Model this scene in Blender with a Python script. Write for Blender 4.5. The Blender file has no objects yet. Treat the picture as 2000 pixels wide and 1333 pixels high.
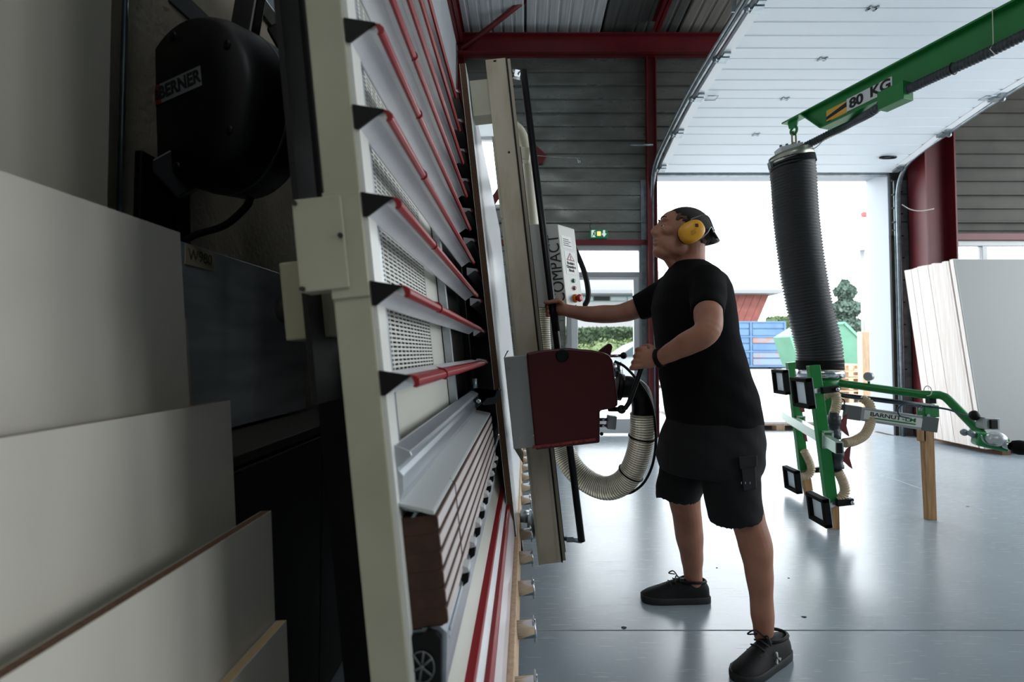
import bpy, bmesh, math, random
from mathutils import Vector, Matrix, Euler
random.seed(7)
SC = bpy.context.scene
COL = SC.collection
PI = math.pi

# ------------------------------------------------------------------ camera
PITCH = math.radians(2.0); F = 1000.0; CX, CY, H = 1026.0, 653.0, 1.12
cam = bpy.data.cameras.new('camera'); camo = bpy.data.objects.new('camera', cam); COL.objects.link(camo)
cam.sensor_width = 36.0; cam.lens = 36.0 * F / 2000.0
cam.shift_x = -(CX - 1000.0) / 2000.0; cam.shift_y = -(666.5 - CY) / 2000.0
cam.clip_start = 0.02; cam.clip_end = 900
camo.location = (0, 0, H); camo.rotation_euler = (PI / 2 + PITCH, 0, 0)
cam.dof.use_dof = True; cam.dof.focus_distance = 2.2; cam.dof.aperture_fstop = 3.2
SC.camera = camo

# ------------------------------------------------------------------ world and daylight
W = bpy.data.worlds.new('overcast_sky'); SC.world = W; W.use_nodes = True
nt = W.node_tree; nt.nodes.clear()
wo = nt.nodes.new('ShaderNodeOutputWorld'); bg = nt.nodes.new('ShaderNodeBackground')
bg.inputs['Color'].default_value = (0.90, 0.96, 1.0, 1); bg.inputs['Strength'].default_value = 5.6
nt.links.new(bg.outputs[0], wo.inputs[0])
SC.view_settings.view_transform = 'Standard'; SC.view_settings.look = 'None'
SC.view_settings.exposure = 0.12; SC.view_settings.gamma = 1.0; SC.view_settings.use_curve_mapping = False
SC.cycles.use_denoising = True
SC.cycles.max_bounces = 10; SC.cycles.diffuse_bounces = 6; SC.cycles.glossy_bounces = 4
SC.cycles.sample_clamp_indirect = 6.0
YW = 6.9                                    # inner face of the back wall
def portal(name, x0, x1, z0, z1, y, rot):   # daylight portals in seen openings and in unseen ones added for light
    l = bpy.data.lights.new(name, 'AREA'); l.shape = 'RECTANGLE'; l.size = x1 - x0; l.size_y = z1 - z0
    l.cycles.is_portal = True
    o = bpy.data.objects.new(name, l); COL.objects.link(o)
    o.location = y if isinstance(y, tuple) else ((x0 + x1) / 2, y, (z0 + z1) / 2); o.rotation_euler = rot
    return o
portal('daylight_portal', 1.79, 4.95, 0.02, 3.58, YW + 0.5, (-PI / 2, 0, 0))
portal('daylight_portal', 0.55, 1.62, 0.05, 2.55, YW + 0.25, (-PI / 2, 0, 0))
portal('daylight_portal', -0.85, -0.2, 3.1, 4.4, YW + 0.25, (-PI / 2, 0, 0))
portal('daylight_portal', 5.6, 9.8, 1.0, 2.6, YW + 0.25, (-PI / 2, 0, 0))
portal('daylight_portal', -2.25, 2.25, -3.0, 3.0, (8.65, 3.5, 2.65), (0, PI / 2, 0))
portal('daylight_portal', -1.95, 1.95, -1.3, 1.3, (8.65, -1.5, 2.95), (0, PI / 2, 0))
portal('daylight_portal', -0.52, 0.52, -1.9, 1.9, (0.63, -2.9, 5.66), (0, 0, 0))

# ------------------------------------------------------------------ helpers
_c, _s = math.cos(PITCH), math.sin(PITCH)
def P(px, py, Y):                           # the point on the line of sight of a photo pixel at depth Y
    dx = (px - CX) / F; dv = -(py - CY) / F; t = Y / (_c - _s * dv)
    return Vector((dx * t, Y, H + t * (_s + _c * dv)))
def G(px, py, z=0.0):                       # ... at height z
    dx = (px - CX) / F; dv = -(py - CY) / F; t = (z - H) / (_s + _c * dv)
    return Vector((dx * t, t * (_c - _s * dv), z))
LEAN = math.atan(0.11); _n, _w = (math.cos(LEAN), math.sin(LEAN)), (-math.sin(LEAN), math.cos(LEAN)); OX = -0.042
def M(n, y, w):                             # panel saw frame: n out of the table, y along it, w up its lean
    return Vector((OX + n * _n[0] + w * _w[0], y, n * _n[1] + w * _w[1]))

def lin(h):
    if isinstance(h, str):
        h = h.lstrip('#'); c = [int(h[i:i + 2], 16) / 255 for i in (0, 2, 4)]
        return tuple((x / 12.92 if x <= 0.04045 else ((x + 0.055) / 1.055) ** 2.4) for x in c) + (1,)
    return tuple(h) + (1,)
MATS = {}
def mat(name, col, rough=0.5, metal=0.0, col2=None, scale=6.0, detail=4.0, bump=0.0, bscale=60.0, stretch=(1, 1, 1),
        spec=0.5, emit=None, trans=0.0, rvar=0.0, contrast=(0.35, 0.65), coat=0.0, sub=0.0, sheen=0.0):
    if name in MATS: return MATS[name]
    m = bpy.data.materials.new(name); m.use_nodes = True; t = m.node_tree; b = t.nodes['Principled BSDF']
    N = lambda k: t.nodes.new(k)
    b.inputs['Base Color'].default_value = lin(col); b.inputs['Roughness'].default_value = rough
    b.inputs['Metallic'].default_value = metal; b.inputs['Specular IOR Level'].default_value = spec
    b.inputs['Coat Weight'].default_value = coat; b.inputs['Sheen Weight'].default_value = sheen
    if trans: b.inputs['Transmission Weight'].default_value = trans
    if sub:
        b.inputs['Subsurface Weight'].default_value = sub; b.inputs['Subsurface Radius'].default_value = (0.012, 0.005, 0.003)
    if emit:
        b.inputs['Emission Color'].default_value = lin(emit[0]); b.inputs['Emission Strength'].default_value = emit[1]
    if col2 or bump or rvar:
        tc = N('ShaderNodeTexCoord'); mp = N('ShaderNodeMapping'); mp.inputs['Scale'].default_value = stretch
        t.links.new(tc.outputs['Object'], mp.inputs[0])
        nz = N('ShaderNodeTexNoise'); nz.inputs['Scale'].default_value = scale; nz.inputs['Detail'].default_value = detail
        t.links.new(mp.outputs[0], nz.inputs['Vector'])
        rp = N('ShaderNodeMapRange'); rp.inputs[1].default_value, rp.inputs[2].default_value = contrast
        t.links.new(nz.outputs['Fac'], rp.inputs[0])
        if col2:
            mx = N('ShaderNodeMix'); mx.data_type = 'RGBA'
            mx.inputs[6].default_value = lin(col); mx.inputs[7].default_value = lin(col2)
            t.links.new(rp.outputs[0], mx.inputs[0]); t.links.new(mx.outputs[2], b.inputs['Base Color'])
        if rvar:
            mr = N('ShaderNodeMapRange'); mr.inputs[3].default_value = max(0.02, rough - rvar); mr.inputs[4].default_value = min(1, rough + rvar)
            t.links.new(rp.outputs[0], mr.inputs[0]); t.links.new(mr.outputs[0], b.inputs['Roughness'])
        if bump:
            n2 = N('ShaderNodeTexNoise'); n2.inputs['Scale'].default_value = bscale; n2.inputs['Detail'].default_value = 5
            t.links.new(mp.outputs[0], n2.inputs['Vector'])
            bp = N('ShaderNodeBump'); bp.inputs['Strength'].default_value = bump; bp.inputs['Distance'].default_value = 0.01
            t.links.new(n2.outputs['Fac'], bp.inputs['Height']); t.links.new(bp.outputs[0], b.inputs['Normal'])
    MATS[name] = m
    return m

class MB:
    def __init__(s): s.v = []; s.f = []; s.sm = []
    def add(s, V, Fc, smooth=False):
        o = len(s.v); s.v += [tuple(q) for q in V]
        for q in Fc: s.f.append(tuple(i + o for i in q)); s.sm.append(smooth)
        return s
    def hexa(s, p):                         # 8 points: bottom ring of 4, top ring of 4
        return s.add(p, [(3, 2, 1, 0), (4, 5, 6, 7), (0, 1, 5, 4), (1, 2, 6, 5), (2, 3, 7, 6), (3, 0, 4, 7)])
    def box(s, x0, x1, y0, y1, z0, z1):
        return s.hexa([(x0, y0, z0), (x1, y0, z0), (x1, y1, z0), (x0, y1, z0), (x0, y0, z1), (x1, y0, z1), (x1, y1, z1), (x0, y1, z1)])
    def mbox(s, n0, n1, y0, y1, w0, w1):
        return s.hexa([M(n0, y0, w0), M(n1, y0, w0), M(n1, y1, w0), M(n0, y1, w0), M(n0, y0, w1), M(n1, y0, w1), M(n1, y1, w1), M(n0, y1, w1)])
    def obox(s, c, ax, ay, az, hx, hy, hz): # oriented box
        c = Vector(c); ax = Vector(ax).normalized() * hx; ay = Vector(ay).normalized() * hy; az = Vector(az).normalized() * hz
        return s.hexa([c - ax - ay - az, c + ax - ay - az, c + ax + ay - az, c - ax + ay - az, c - ax - ay + az, c + ax - ay + az, c + ax + ay + az, c - ax + ay + az])
    def bar(s, a, b, up, hw, hh):           # rectangular bar from a to b
        a = Vector(a); b = Vector(b); d = b - a; up = Vector(up); sd = d.cross(up).normalized(); u = sd.cross(d).normalized()
        return s.obox((a + b) / 2, d, sd, u, d.length / 2, hw, hh)
    def prism(s, poly, off, smooth=False):  # planar polygon of 3-D points swept by off
        n = len(poly); off = Vector(off); A = [Vector(q) for q in poly]
        fc = [tuple(reversed(range(n))), tuple(range(n, 2 * n))]
        s.add(A + [q + off for q in A], fc)
        o = len(s.v) - 2 * n
        for i in range(n): s.f.append((o + i, o + (i + 1) % n, o + n + (i + 1) % n, o + n + i)); s.sm.append(smooth)
        return s
    def mprof(s, prof, y0, y1): return s.prism([M(n, y0, w) for n, w in prof], (0, y1 - y0, 0))
    def loft(s, rings, cap=True, smooth=True, closed=False):
        k = len(rings[0]); V = [q for r in rings for q in r]; fc = []; R = len(rings)
        for i in range(R if closed else R - 1):
            a = i * k; b = ((i + 1) % R) * k
            for j in range(k): fc.append((a + j, a + (j + 1) % k, b + (j + 1) % k, b + j))
        s.add(V, fc, smooth)
        if cap and not closed:
            o = len(s.v) - len(V)
            s.f.append(tuple(o + i for i in reversed(range(k)))); s.sm.append(False)
            s.f.append(tuple(o + (R - 1) * k + i for i in range(k))); s.sm.append(False)
        return s
    def tube(s, pts, r, n=12, cap=True, closed=False, smooth=True):
        pts = [Vector(q) for q in pts]; R = r if isinstance(r, (list, tuple)) else [r] * len(pts)
        rings = []; prev = None; L = len(pts)
        for i, q in enumerate(pts):
            if closed: d = pts[(i + 1) % L] - pts[i - 1]
            else: d = pts[min(i + 1, L - 1)] - pts[max(i - 1, 0)]
            d.normalize()
            if prev is None:
                u = Vector((0, 0, 1)) if abs(d.z) < 0.9 else Vector((1, 0, 0)); u = (u - d * u.dot(d)).normalized()
            else: u = (prev - d * prev.dot(d)).normalized()
            prev = u; w = d.cross(u)
            rings.append([q + (u * math.cos(2 * PI * j / n) + w * math.sin(2 * PI * j / n)) * R[i] for j in range(n)])
        return s.loft(rings, cap, smooth, closed)
    def cyl(s, a, b, r, n=20, r2=None): return s.tube([a, b], [r, r if r2 is None else r2], n)
    def lathe(s, prof, o, axis, n=24, cap=True):   # prof: (radius, distance along axis)
        o = Vector(o); d = Vector(axis).normalized(); u = Vector((0, 0, 1)) if abs(d.z) < 0.9 else Vector((1, 0, 0))
        u = (u - d * u.dot(d)).normalized(); w = d.cross(u)
        return s.loft([[o + d * h + (u * math.cos(2 * PI * j / n) + w * math.sin(2 * PI * j / n)) * max(r, 1e-4) for j in range(n)] for r, h in prof], cap)
    def ball(s, c, r, n=16, m=10, R=None):
        c = Vector(c); r = Vector(r) if isinstance(r, (tuple, list, Vector)) else Vector((r, r, r)); rings = []
        for i in range(m + 1):
            t = PI * min(max(i / m, 0.004), 0.996)
            ring = []
            for j in range(n):
                q = Vector((r.x * math.sin(t) * math.cos(2 * PI * j / n), r.y * math.sin(t) * math.sin(2 * PI * j / n), -r.z * math.cos(t)))
                ring.append(c + (R @ q if R else q))
            rings.append(ring)
        return s.loft(rings)
    def build(s, name, m, parent=None, bevel=0.0, fix=True, seg=2):
        me = bpy.data.meshes.new(name); me.from_pydata(s.v, [], s.f); me.validate()
        if len(me.polygons) == len(s.sm): me.polygons.foreach_set('use_smooth', s.sm)
        if fix:
            b = bmesh.new(); b.from_mesh(me); bmesh.ops.recalc_face_normals(b, faces=b.faces); b.to_mesh(me); b.free()
        o = bpy.data.objects.new(name, me); COL.objects.link(o)
        if m: me.materials.append(m)
        if parent: setpar(o, parent)
        if bevel:
            bv = o.modifiers.new('bevel', 'BEVEL'); bv.width = bevel; bv.segments = seg; bv.limit_method = 'ANGLE'; bv.angle_limit = 0.7
        return o
def setpar(o, p):
    o.parent = p
    o.matrix_parent_inverse = world_of(p).inverted()
def world_of(p):
    m = Matrix.LocRotScale(p.location, p.rotation_euler, p.scale)
    return (world_of(p.parent) @ p.matrix_parent_inverse @ m) if p.parent else m
def tag(o, label=None, cat=None, group=None, kind=None):
    for k, v in (('label', label), ('category', cat), ('group', group), ('kind', kind)):
        if v: o[k] = v
    return o
def empty(name, loc, label=None, cat=None, group=None, kind=None):
    o = bpy.data.objects.new(name, None); COL.objects.link(o); o.location = loc; o.empty_display_size = 0.1
    return tag(o, label, cat, group, kind)
def struct(o, label=None):
    o['kind'] = 'structure'
    if label: o['label'] = label
    return o
def share(src, name, parent, loc):          # a further piece with the same mesh data, moved by loc
    o = bpy.data.objects.new(name, src.data); COL.objects.link(o)
    for md in src.modifiers:
        k = o.modifiers.new(md.name, md.type)
        if md.type == 'BEVEL': k.width = md.width; k.segments = md.segments; k.limit_method = md.limit_method; k.angle_limit = md.angle_limit
    setpar(o, parent); o.location = loc
    return o
def text(name, body, m, parent, origin, right, up, size, depth=0.0006, bold=0.0, wide=1.0, fit=None):
    cu = bpy.data.curves.new(name, 'FONT'); cu.body = body; cu.size = size; cu.extrude = depth; cu.offset = bold
    cu.align_x = 'CENTER'; cu.align_y = 'CENTER'
    tmp = bpy.data.objects.new('tmp', cu); COL.objects.link(tmp)
    dg = bpy.context.evaluated_depsgraph_get(); me = bpy.data.meshes.new_from_object(tmp.evaluated_get(dg))
    if fit:
        xs_ = [v.co.x for v in me.vertices]; wide = fit / (max(xs_) - min(xs_))
    bpy.data.objects.remove(tmp); r = Vector(right).normalized(); u = Vector(up).normalized(); n = r.cross(u)
    mt = Matrix((( r.x * wide, u.x, n.x, origin[0]), (r.y * wide, u.y, n.y, origin[1]), (r.z * wide, u.z, n.z, origin[2]), (0, 0, 0, 1)))
    me.transform(mt); me.materials.clear(); me.materials.append(m); me.name = name
    o = bpy.data.objects.new(name, me); COL.objects.link(o); setpar(o, parent)
    return o
def bez(pts, n=40):                         # smooth curve through points (Catmull-Rom)
    p = [Vector(q) for q in pts]; p = [p[0] * 2 - p[1]] + p + [p[-1] * 2 - p[-2]]; out = []
    k = len(p) - 3
    for i in range(k):
        for j in range(n // k):
            t = j / (n // k); a, b, c, d = p[i:i + 4]
            out.append(0.5 * ((2 * b) + (c - a) * t + (2 * a - 5 * b + 4 * c - d) * t * t + (3 * b - a - 3 * c + d) * t ** 3))
    out.append(p[-2]); return out
def resample(pts, step):
    out = [pts[0].copy()]; acc = 0
    for a, b in zip(pts, pts[1:]):
        L = (b - a).length; t = step - acc
        while t <= L: out.append(a.lerp(b, t / L)); t += step
        acc = (acc + L) % step if L + acc >= step else acc + L
    return out
def ribbed(mb, pts, r, pitch, depth, n=20):  # corrugated hose surface
    q = resample(pts, pitch / 4.0); rr = [r + depth * (0, 0.7, 1.0, 0.7)[i % 4] - depth * 0.5 for i in range(len(q))]
    return mb.tube(q, rr, n)

# ------------------------------------------------------------------ materials
floor_m = mat('polished_concrete', '#97a2aa', 0.25, col2='#808b94', scale=1.3, detail=3, rvar=0.04, spec=0.75, bump=0.012, bscale=26, contrast=(0.0, 1.0))
red = mat('red_paint', '#621018', 0.45, col2='#540c13', scale=4)
redcap = mat('red_plastic', '#8a0d1a', 0.35)
sawred = mat('saw_red_enamel', '#46060b', 0.35)
clad = mat('galvanised_cladding', '#8b8d88', 0.33, 0.65, col2='#6c6e69', scale=3, rvar=0.08, stretch=(0.6, 1, 2))
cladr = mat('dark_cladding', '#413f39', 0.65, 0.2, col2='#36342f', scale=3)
white = mat('white_lacquer', '#e6e9ec', 0.4)
doorw = mat('door_panel_white', '#dfe6ec', 0.38)
frame_grey = mat('grey_aluminium', '#9a9c9e', 0.4, 0.3)
galv = mat('galvanised_steel', '#9aa3a8', 0.35, 0.8, col2='#7f898f', scale=12)
chrome = mat('bright_steel', '#c9cdd0', 0.2, 1.0)
black = mat('black_plastic', '#060606', 0.5, spec=0.25)
blackm = mat('black_steel', '#08090a', 0.35, 0.1, spec=0.4)
rubber = mat('black_rubber', '#060607', 0.8, spec=0.2)
cream = mat('cream_machine_paint', '#a9a692', 0.45, col2='#9d9a86', scale=5)
creaml = mat('light_machine_paint', '#c4c2b8', 0.4)
slatw = mat('slat_white', '#e6e6e8', 0.38, col2='#dddde0', scale=10)
alu = mat('brushed_aluminium', '#c3c9cf', 0.3, 0.75, col2='#aab1b8', scale=20, stretch=(1, 0.05, 1))
greyp = mat('grey_plate', '#8e9190', 0.42, 0.25, col2='#838685', scale=5)
mdf = mat('mdf_wood', '#462a1c', 0.8, col2='#362015', scale=30)
mdfface = mat('melamine_strip', '#cfc5c3', 0.35, col2='#b9a9a4', scale=14, stretch=(1, 0.2, 1))
chip = mat('chipboard_edge', '#684a32', 0.85, col2='#432d1e', scale=240, bump=0.4, bscale=300)
melamine = mat('white_melamine', '#dcdad4', 0.3)
beech = mat('raw_wood', '#b08658', 0.6, col2='#8f6a42', scale=12, stretch=(6, 6, 0.5))
woodpale = mat('pale_wood', '#d2b79a', 0.65, col2='#c0a183', scale=10, stretch=(6, 6, 0.6))
concrete = mat('concrete_wall', '#a89e8c', 0.85, col2='#887f70', scale=2.2, detail=8, bump=0.5, bscale=45)
walldark = mat('far_wall_grey', '#55585a', 0.8)
wallwhite = mat('white_wall_cladding', '#c9cdd0', 0.6)
green = mat('green_enamel', '#0d7a32', 0.35, col2='#0b6f2d', scale=6)
greenl = mat('pale_green_alu', '#b8cdbf', 0.3, 0.5)
glass = mat('clear_glass', '#ffffff', 0.0, trans=1.0, spec=0.5)
skin = mat('skin', '#a9765f', 0.55, col2='#9a6853', scale=14, sub=0.12)
shirt_m = mat('black_cotton', '#050506', 0.95, bump=0.15, bscale=500, spec=0.2)
shorts_m = mat('charcoal_canvas', '#08090a', 0.95, bump=0.2, bscale=400)

def scratch(m):                             # fine scuffs that dull the polish of the slab here and there
    t = m.node_tree; b = t.nodes['Principled BSDF']; src = b.inputs['Roughness'].links[0].from_socket
    tc = t.nodes.new('ShaderNodeTexCoord'); prev = src
    for ang, sc_, lo in ((0.5, (6, 90, 1), 0.66), (-0.9, (7, 110, 1), 0.67), (1.9, (5, 80, 1), 0.67)):
        mp = t.nodes.new('ShaderNodeMapping'); mp.inputs['Rotation'].default_value[2] = ang; mp.inputs['Scale'].default_value = sc_
        nz = t.nodes.new('ShaderNodeTexNoise'); nz.inputs['Scale'].default_value = 1.0; nz.inputs['Detail'].default_value = 2
        mr = t.nodes.new('ShaderNodeMapRange'); mr.inputs[1].default_value = lo; mr.inputs[2].default_value = lo + 0.05; mr.inputs[4].default_value = 0.08
        ad = t.nodes.new('ShaderNodeMath'); ad.operation = 'ADD'
        t.links.new(tc.outputs['Object'], mp.inputs[0]); t.links.new(mp.outputs[0], nz.inputs['Vector']); t.links.new(nz.outputs['Fac'], mr.inputs[0])
        t.links.new(prev, ad.inputs[0]); t.links.new(mr.outputs[0], ad.inputs[1]); prev = ad.outputs[0]
    t.links.new(prev, b.inputs['Roughness'])
scratch(floor_m)
# ================================================================== THE HALL
XL, XR, YB, ZC = -0.93, 8.6, -6.5, 5.46
# floor: four cast slabs with sawn joints
fl = struct(MB().box(XL - 0.3, XR + 0.3, YB - 0.3, YW + 0.02, -0.30, -0.012).build('floor', mat('joint_filler', '#23262a', 0.9)))
for x0, x1 in ((XL - 0.3, 3.245), (3.249, XR + 0.3)):
    for y0, y1 in ((YB - 0.3, 2.098), (2.103, YW + 0.02)):
        MB().box(x0, x1, y0, y1, -0.012, 0.0).build('slab', floor_m, fl, 0.002, seg=1)
# flakes and a drilled plug in the slab
for px, py, r in ((1218, 1227, 0.016), (1570, 1206, 0.012), (1890, 990, 0.012), (1540, 1130, 0.006), (1400, 1110, 0.005), (1330, 1060, 0.004)):
    g = G(px, py); pts = [(g.x + r * (0.6 + 0.6 * random.random()) * math.cos(a * PI / 4), g.y + r * 0.7 * (0.6 + 0.6 * random.random()) * math.sin(a * PI / 4), 0.0002) for a in range(8)]
    MB().prism(pts, (0, 0, 0.0012)).build('floor_chip', mat('joint_filler', '#23262a', 0.9), fl)

# back wall: horizontal metal trays with recessed lips, each its own sheet
wb = struct(MB().box(XL - 0.3, 0.55, YW + 0.10, YW + 0.16, 0, 3.08).build('wall_back', clad))
def trays(x0, x1, z0, z1, m, par, phase=2.90, step=0.378):
    k = math.floor((z0 - phase) / step)
    while phase + k * step < z1 - 0.02:
        a = max(z0, phase + k * step); b = min(z1, phase + (k + 1) * step); h = b - a
        pr = [(0.0, 0.0), (0.0, 0.42 * h), (-0.030, 0.435 * h), (-0.030, 0.475 * h), (0.0, 0.495 * h), (0.0, h - 0.034),
              (-0.050, h - 0.032), (-0.050, h - 0.014), (0.010, h - 0.010), (0.010, h - 0.001), (0.09, h - 0.001), (0.09, 0.0)]
        if h < 0.2: pr = [(0, 0), (0, h - 0.03), (-0.03, h - 0.026), (-0.03, h - 0.01), (0.01, h - 0.006), (0.01, h - 0.001), (0.09, h - 0.001), (0.09, 0)]
        MB().prism([(x0, YW + d, a + z) for d, z in pr], (x1 - x0, 0, 0)).build('cladding_sheet', m, par)
        k += 1
trays(XL, 0.52, 0.02, 3.08, clad, wb)
trays(XL, -0.16, 4.42, ZC, clad, wb)
trays(-0.16, 1.76, 3.08, ZC, clad, wb)
trays(0.52, 1.76, 2.64, 3.08, clad, wb)
trays(1.76, 4.98, 3.62, ZC, clad, wb)
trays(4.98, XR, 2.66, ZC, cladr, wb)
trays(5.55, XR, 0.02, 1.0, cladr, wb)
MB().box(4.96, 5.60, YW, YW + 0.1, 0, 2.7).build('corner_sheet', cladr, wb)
MB().box(XL - 0.3, XR, YW + 0.10, YW + 0.16, 4.45, 6.0).build('outer_sheet', clad, wb)
MB().box(-0.12, 1.76, YW + 0.10, YW + 0.16, 2.62, 4.45).build('outer_sheet', clad, wb)
MB().box(1.76, XR, YW + 0.10, YW + 0.16, 3.64, 4.45).build('outer_sheet', clad, wb)
MB().box(5.0, XR, YW + 0.10, YW + 0.16, 2.7, 3.64).build('outer_sheet', clad, wb)
MB().box(5.0, XR, YW + 0.10, YW + 0.16, 0, 1.0).build('outer_sheet', clad, wb)
# side, rear, roof
wl = struct(MB().box(XL - 0.2, XL, YB, YW, 0, 3.05).build('wall_left', concrete))
MB().box(XL - 0.2, XL - 0.01, YB, YW, 3.05, 6.0).build('upper_cladding', wallwhite, wl)
for k in range(11):
    MB().box(XL - 0.012, XL + 0.008, YB + 1.2 * k + 0.01, YB + 1.2 * k + 1.19, 3.07, ZC).build('cladding_sheet', wallwhite, wl, 0.003, seg=1)
wr = struct(MB().box(XR, XR + 0.2, YB, YW, 0, 0.4).build('wall_right', walldark))
MB().box(XR, XR + 0.2, YB, YW, 4.9, 6.0).build('upper_cladding', walldark, wr)
MB().box(XR, XR + 0.2, YB, 0.5, 0.4, 1.0).build('upper_cladding', walldark, wr)
MB().box(XR, XR + 0.2, YB, -2.8, 1.0, 4.9).build('upper_cladding', walldark, wr)  # unseen opening beside this piece is added to brighten the left boards
MB().box(XR, XR + 0.2, -0.2, 0.5, 1.0, 4.9).build('upper_cladding', walldark, wr)
MB().box(XR, XR + 0.2, 6.5, YW, 0.4, 4.9).build('upper_cladding', walldark, wr)
struct(MB().box(XL - 0.2, XR + 0.2, YB - 0.2, YB, 0, 6.0).build('wall_rear', walldark))
SKX0, SKX1, SKY0, SKY1 = 0.11, 1.15, -4.8, -1.0  # unseen skylight, added to light the left wall
ce = struct(MB().box(XL - 0.3, SKX0, YB - 0.2, YW + 0.16, 5.62, 5.70).box(SKX1, XR + 0.3, YB - 0.2, YW + 0.16, 5.62, 5.70).box(SKX0, SKX1, YB - 0.2, SKY0, 5.62, 5.70).box(SKX0, SKX1, SKY1, YW + 0.16, 5.62, 5.70).build('ceiling', mat('roof_sheet', '#8d8f90', 0.6)))
roofl = mat('roof_panel_pale', '#c9cccd', 0.6, col2='#aeb2b3', scale=5, stretch=(14, 0.4, 1))
roofd = mat('roof_panel_dark', '#5d5e5c', 0.7, col2='#4c4d4b', scale=5, stretch=(14, 0.4, 1))
roofm = mat('roof_panel_mid', '#8d8a83', 0.7, col2='#77746e', scale=5, stretch=(14, 0.4, 1))
xs = [XL - 0.1 + 1.04 * k for k in range(12)]
for k in range(9):
    m = roofl if k < 2 else (roofd if k == 2 else (roofm if k % 2 else roofl))
    x = xs[k]; pr = []
    for q in range(7):
        a = x + 0.006 + q * 1.028 / 7
        pr += [(a, 5.50), (a + 0.012, 5.492), (a + 0.110, 5.492), (a + 0.122, 5.50)]
    pr = [(u, YW + 0.09, z) for u, z in pr] + [(x + 1.034, YW + 0.09, 5.615), (x + 0.006, YW + 0.09, 5.615)]
    if k == 1:
        MB().prism(pr, (0, SKY1 - YW - 0.09, 0)).build('roof_panel', m, ce)
        MB().prism([(u, SKY0, z) for u, _, z in pr], (0, YB - SKY0, 0)).build('roof_panel', m, ce)
    else: MB().prism(pr, (0, YB - YW - 0.1, 0)).build('roof_panel', m, ce)
# red steelwork
def ibeam(a, b, up, h, w, name='trim_1', t=0.012):
    a, b, up = Vector(a), Vector(b), Vector(up).normalized(); mb = MB()
    mb.bar(a, b, up, t / 2, h / 2)
    for s in (-1, 1): mb.bar(a + up * s * (h / 2 - t / 2), b + up * s * (h / 2 - t / 2), up, w / 2, t / 2)
    return struct(mb.build(name, red))
ibeam((XL + 0.02, YW - 0.16, 5.24), (XR, YW - 0.16, 5.24), (0, 0, 1), 0.26, 0.16, 'trim_1')
ibeam((1.70, YW - 0.07, 0), (1.70, YW - 0.07, 5.12), (1, 0, 0), 0.13, 0.12, 'trim_2')
ibeam((1.72, YW - 0.3, 5.42), (1.72, YB, 5.42), (0, 0, 1), 0.14, 0.10, 'trim_3')
ibeam((XL + 0.06, YW - 0.05, 5.36), (XL + 0.06, YB, 5.36), (0, 0, 1), 0.22, 0.10, 'trim_4')
ibeam((XL + 0.06, YW - 0.07, 0), (XL + 0.06, YW - 0.07, 5.2), (1, 0, 0), 0.10, 0.10, 'trim_5')
struct(MB().tube([P(903, 96, 6.7), P(1050, -20, 6.2)], 0.035, 10).build('trim_6', red))
mb = MB().bar(P(950, 412, YW - 0.05), P(1036, 288, YW - 0.05), (0, 1, 0), 0.05, 0.006)
struct(mb.build('trim_7', red, bevel=0.002))
struct(MB().prism([P(x, y, YW - 0.07) for x, y in ((1025, 274), (1034, 272), (1068, 303), (1060, 319), (1043, 322), (1040, 340), (1030, 338))], (0, 0.03, 0)).build('trim_8', red, bevel=0.003))
ibeam((5.36, YW - 0.22, 0), (5.36, YW - 0.22, 5.2), (1, 0, 0), 0.40, 0.30, 'trim_9', 0.02)
struct(MB().box(XL, 1.64, YW - 0.05, YW + 0.02, 2.565, 2.635).build('trim_10', red, bevel=0.003))
struct(MB().box(5.56, XR, YW - 0.05, YW + 0.02, 2.63, 2.72).build('trim_11', red, bevel=0.003))
# exit door with transom: frame, glazing bars, panes
d1 = empty('door_1', (1.1, YW + 0.04, 0)); struct(d1, 'grey framed glazed exit door with a fanlight above')
X0, X1 = 0.56, 1.62
fr = MB().box(X0, X0 + 0.07, YW - 0.01, YW + 0.07, 0.0, 2.57).box(X1 - 0.08, X1, YW - 0.01, YW + 0.07, 0, 2.57).box(X0 + 0.07, X1 - 0.08, YW - 0.01, YW + 0.07, 2.50, 2.57)
fr.box(X0 + 0.07, X1 - 0.08, YW - 0.01, YW + 0.07, 2.14, 2.20).build('door_frame', frame_grey, d1, 0.004)
lf = MB().box(X0 + 0.075, X0 + 0.15, YW, YW + 0.06, 0.03, 2.135).box(X1 - 0.155, X1 - 0.085, YW, YW + 0.06, 0.03, 2.135).box(X0 + 0.15, X1 - 0.155, YW, YW + 0.06, 0.03, 0.22)
lf.box(X0 + 0.15, X1 - 0.155, YW, YW + 0.06, 2.10, 2.135).build('door_leaf', mat('white_door_frame', '#c8ccd0', 0.4, 0.2), d1, 0.004)
MB().box(X0 + 0.15, X1 - 0.155, YW + 0.025, YW + 0.033, 0.22, 2.10).build('pane', glass, d1)
MB().box(X0 + 0.07, X1 - 0.08, YW + 0.025, YW + 0.033, 2.20, 2.50).build('pane', glass, d1)
MB().tube([(X0 + 0.11, YW - 0.01, 1.02), (X0 + 0.11, YW - 0.06, 1.02), (X0 + 0.23, YW - 0.06, 1.02)], 0.011, 10).build('door_handle', chrome, d1)
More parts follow.
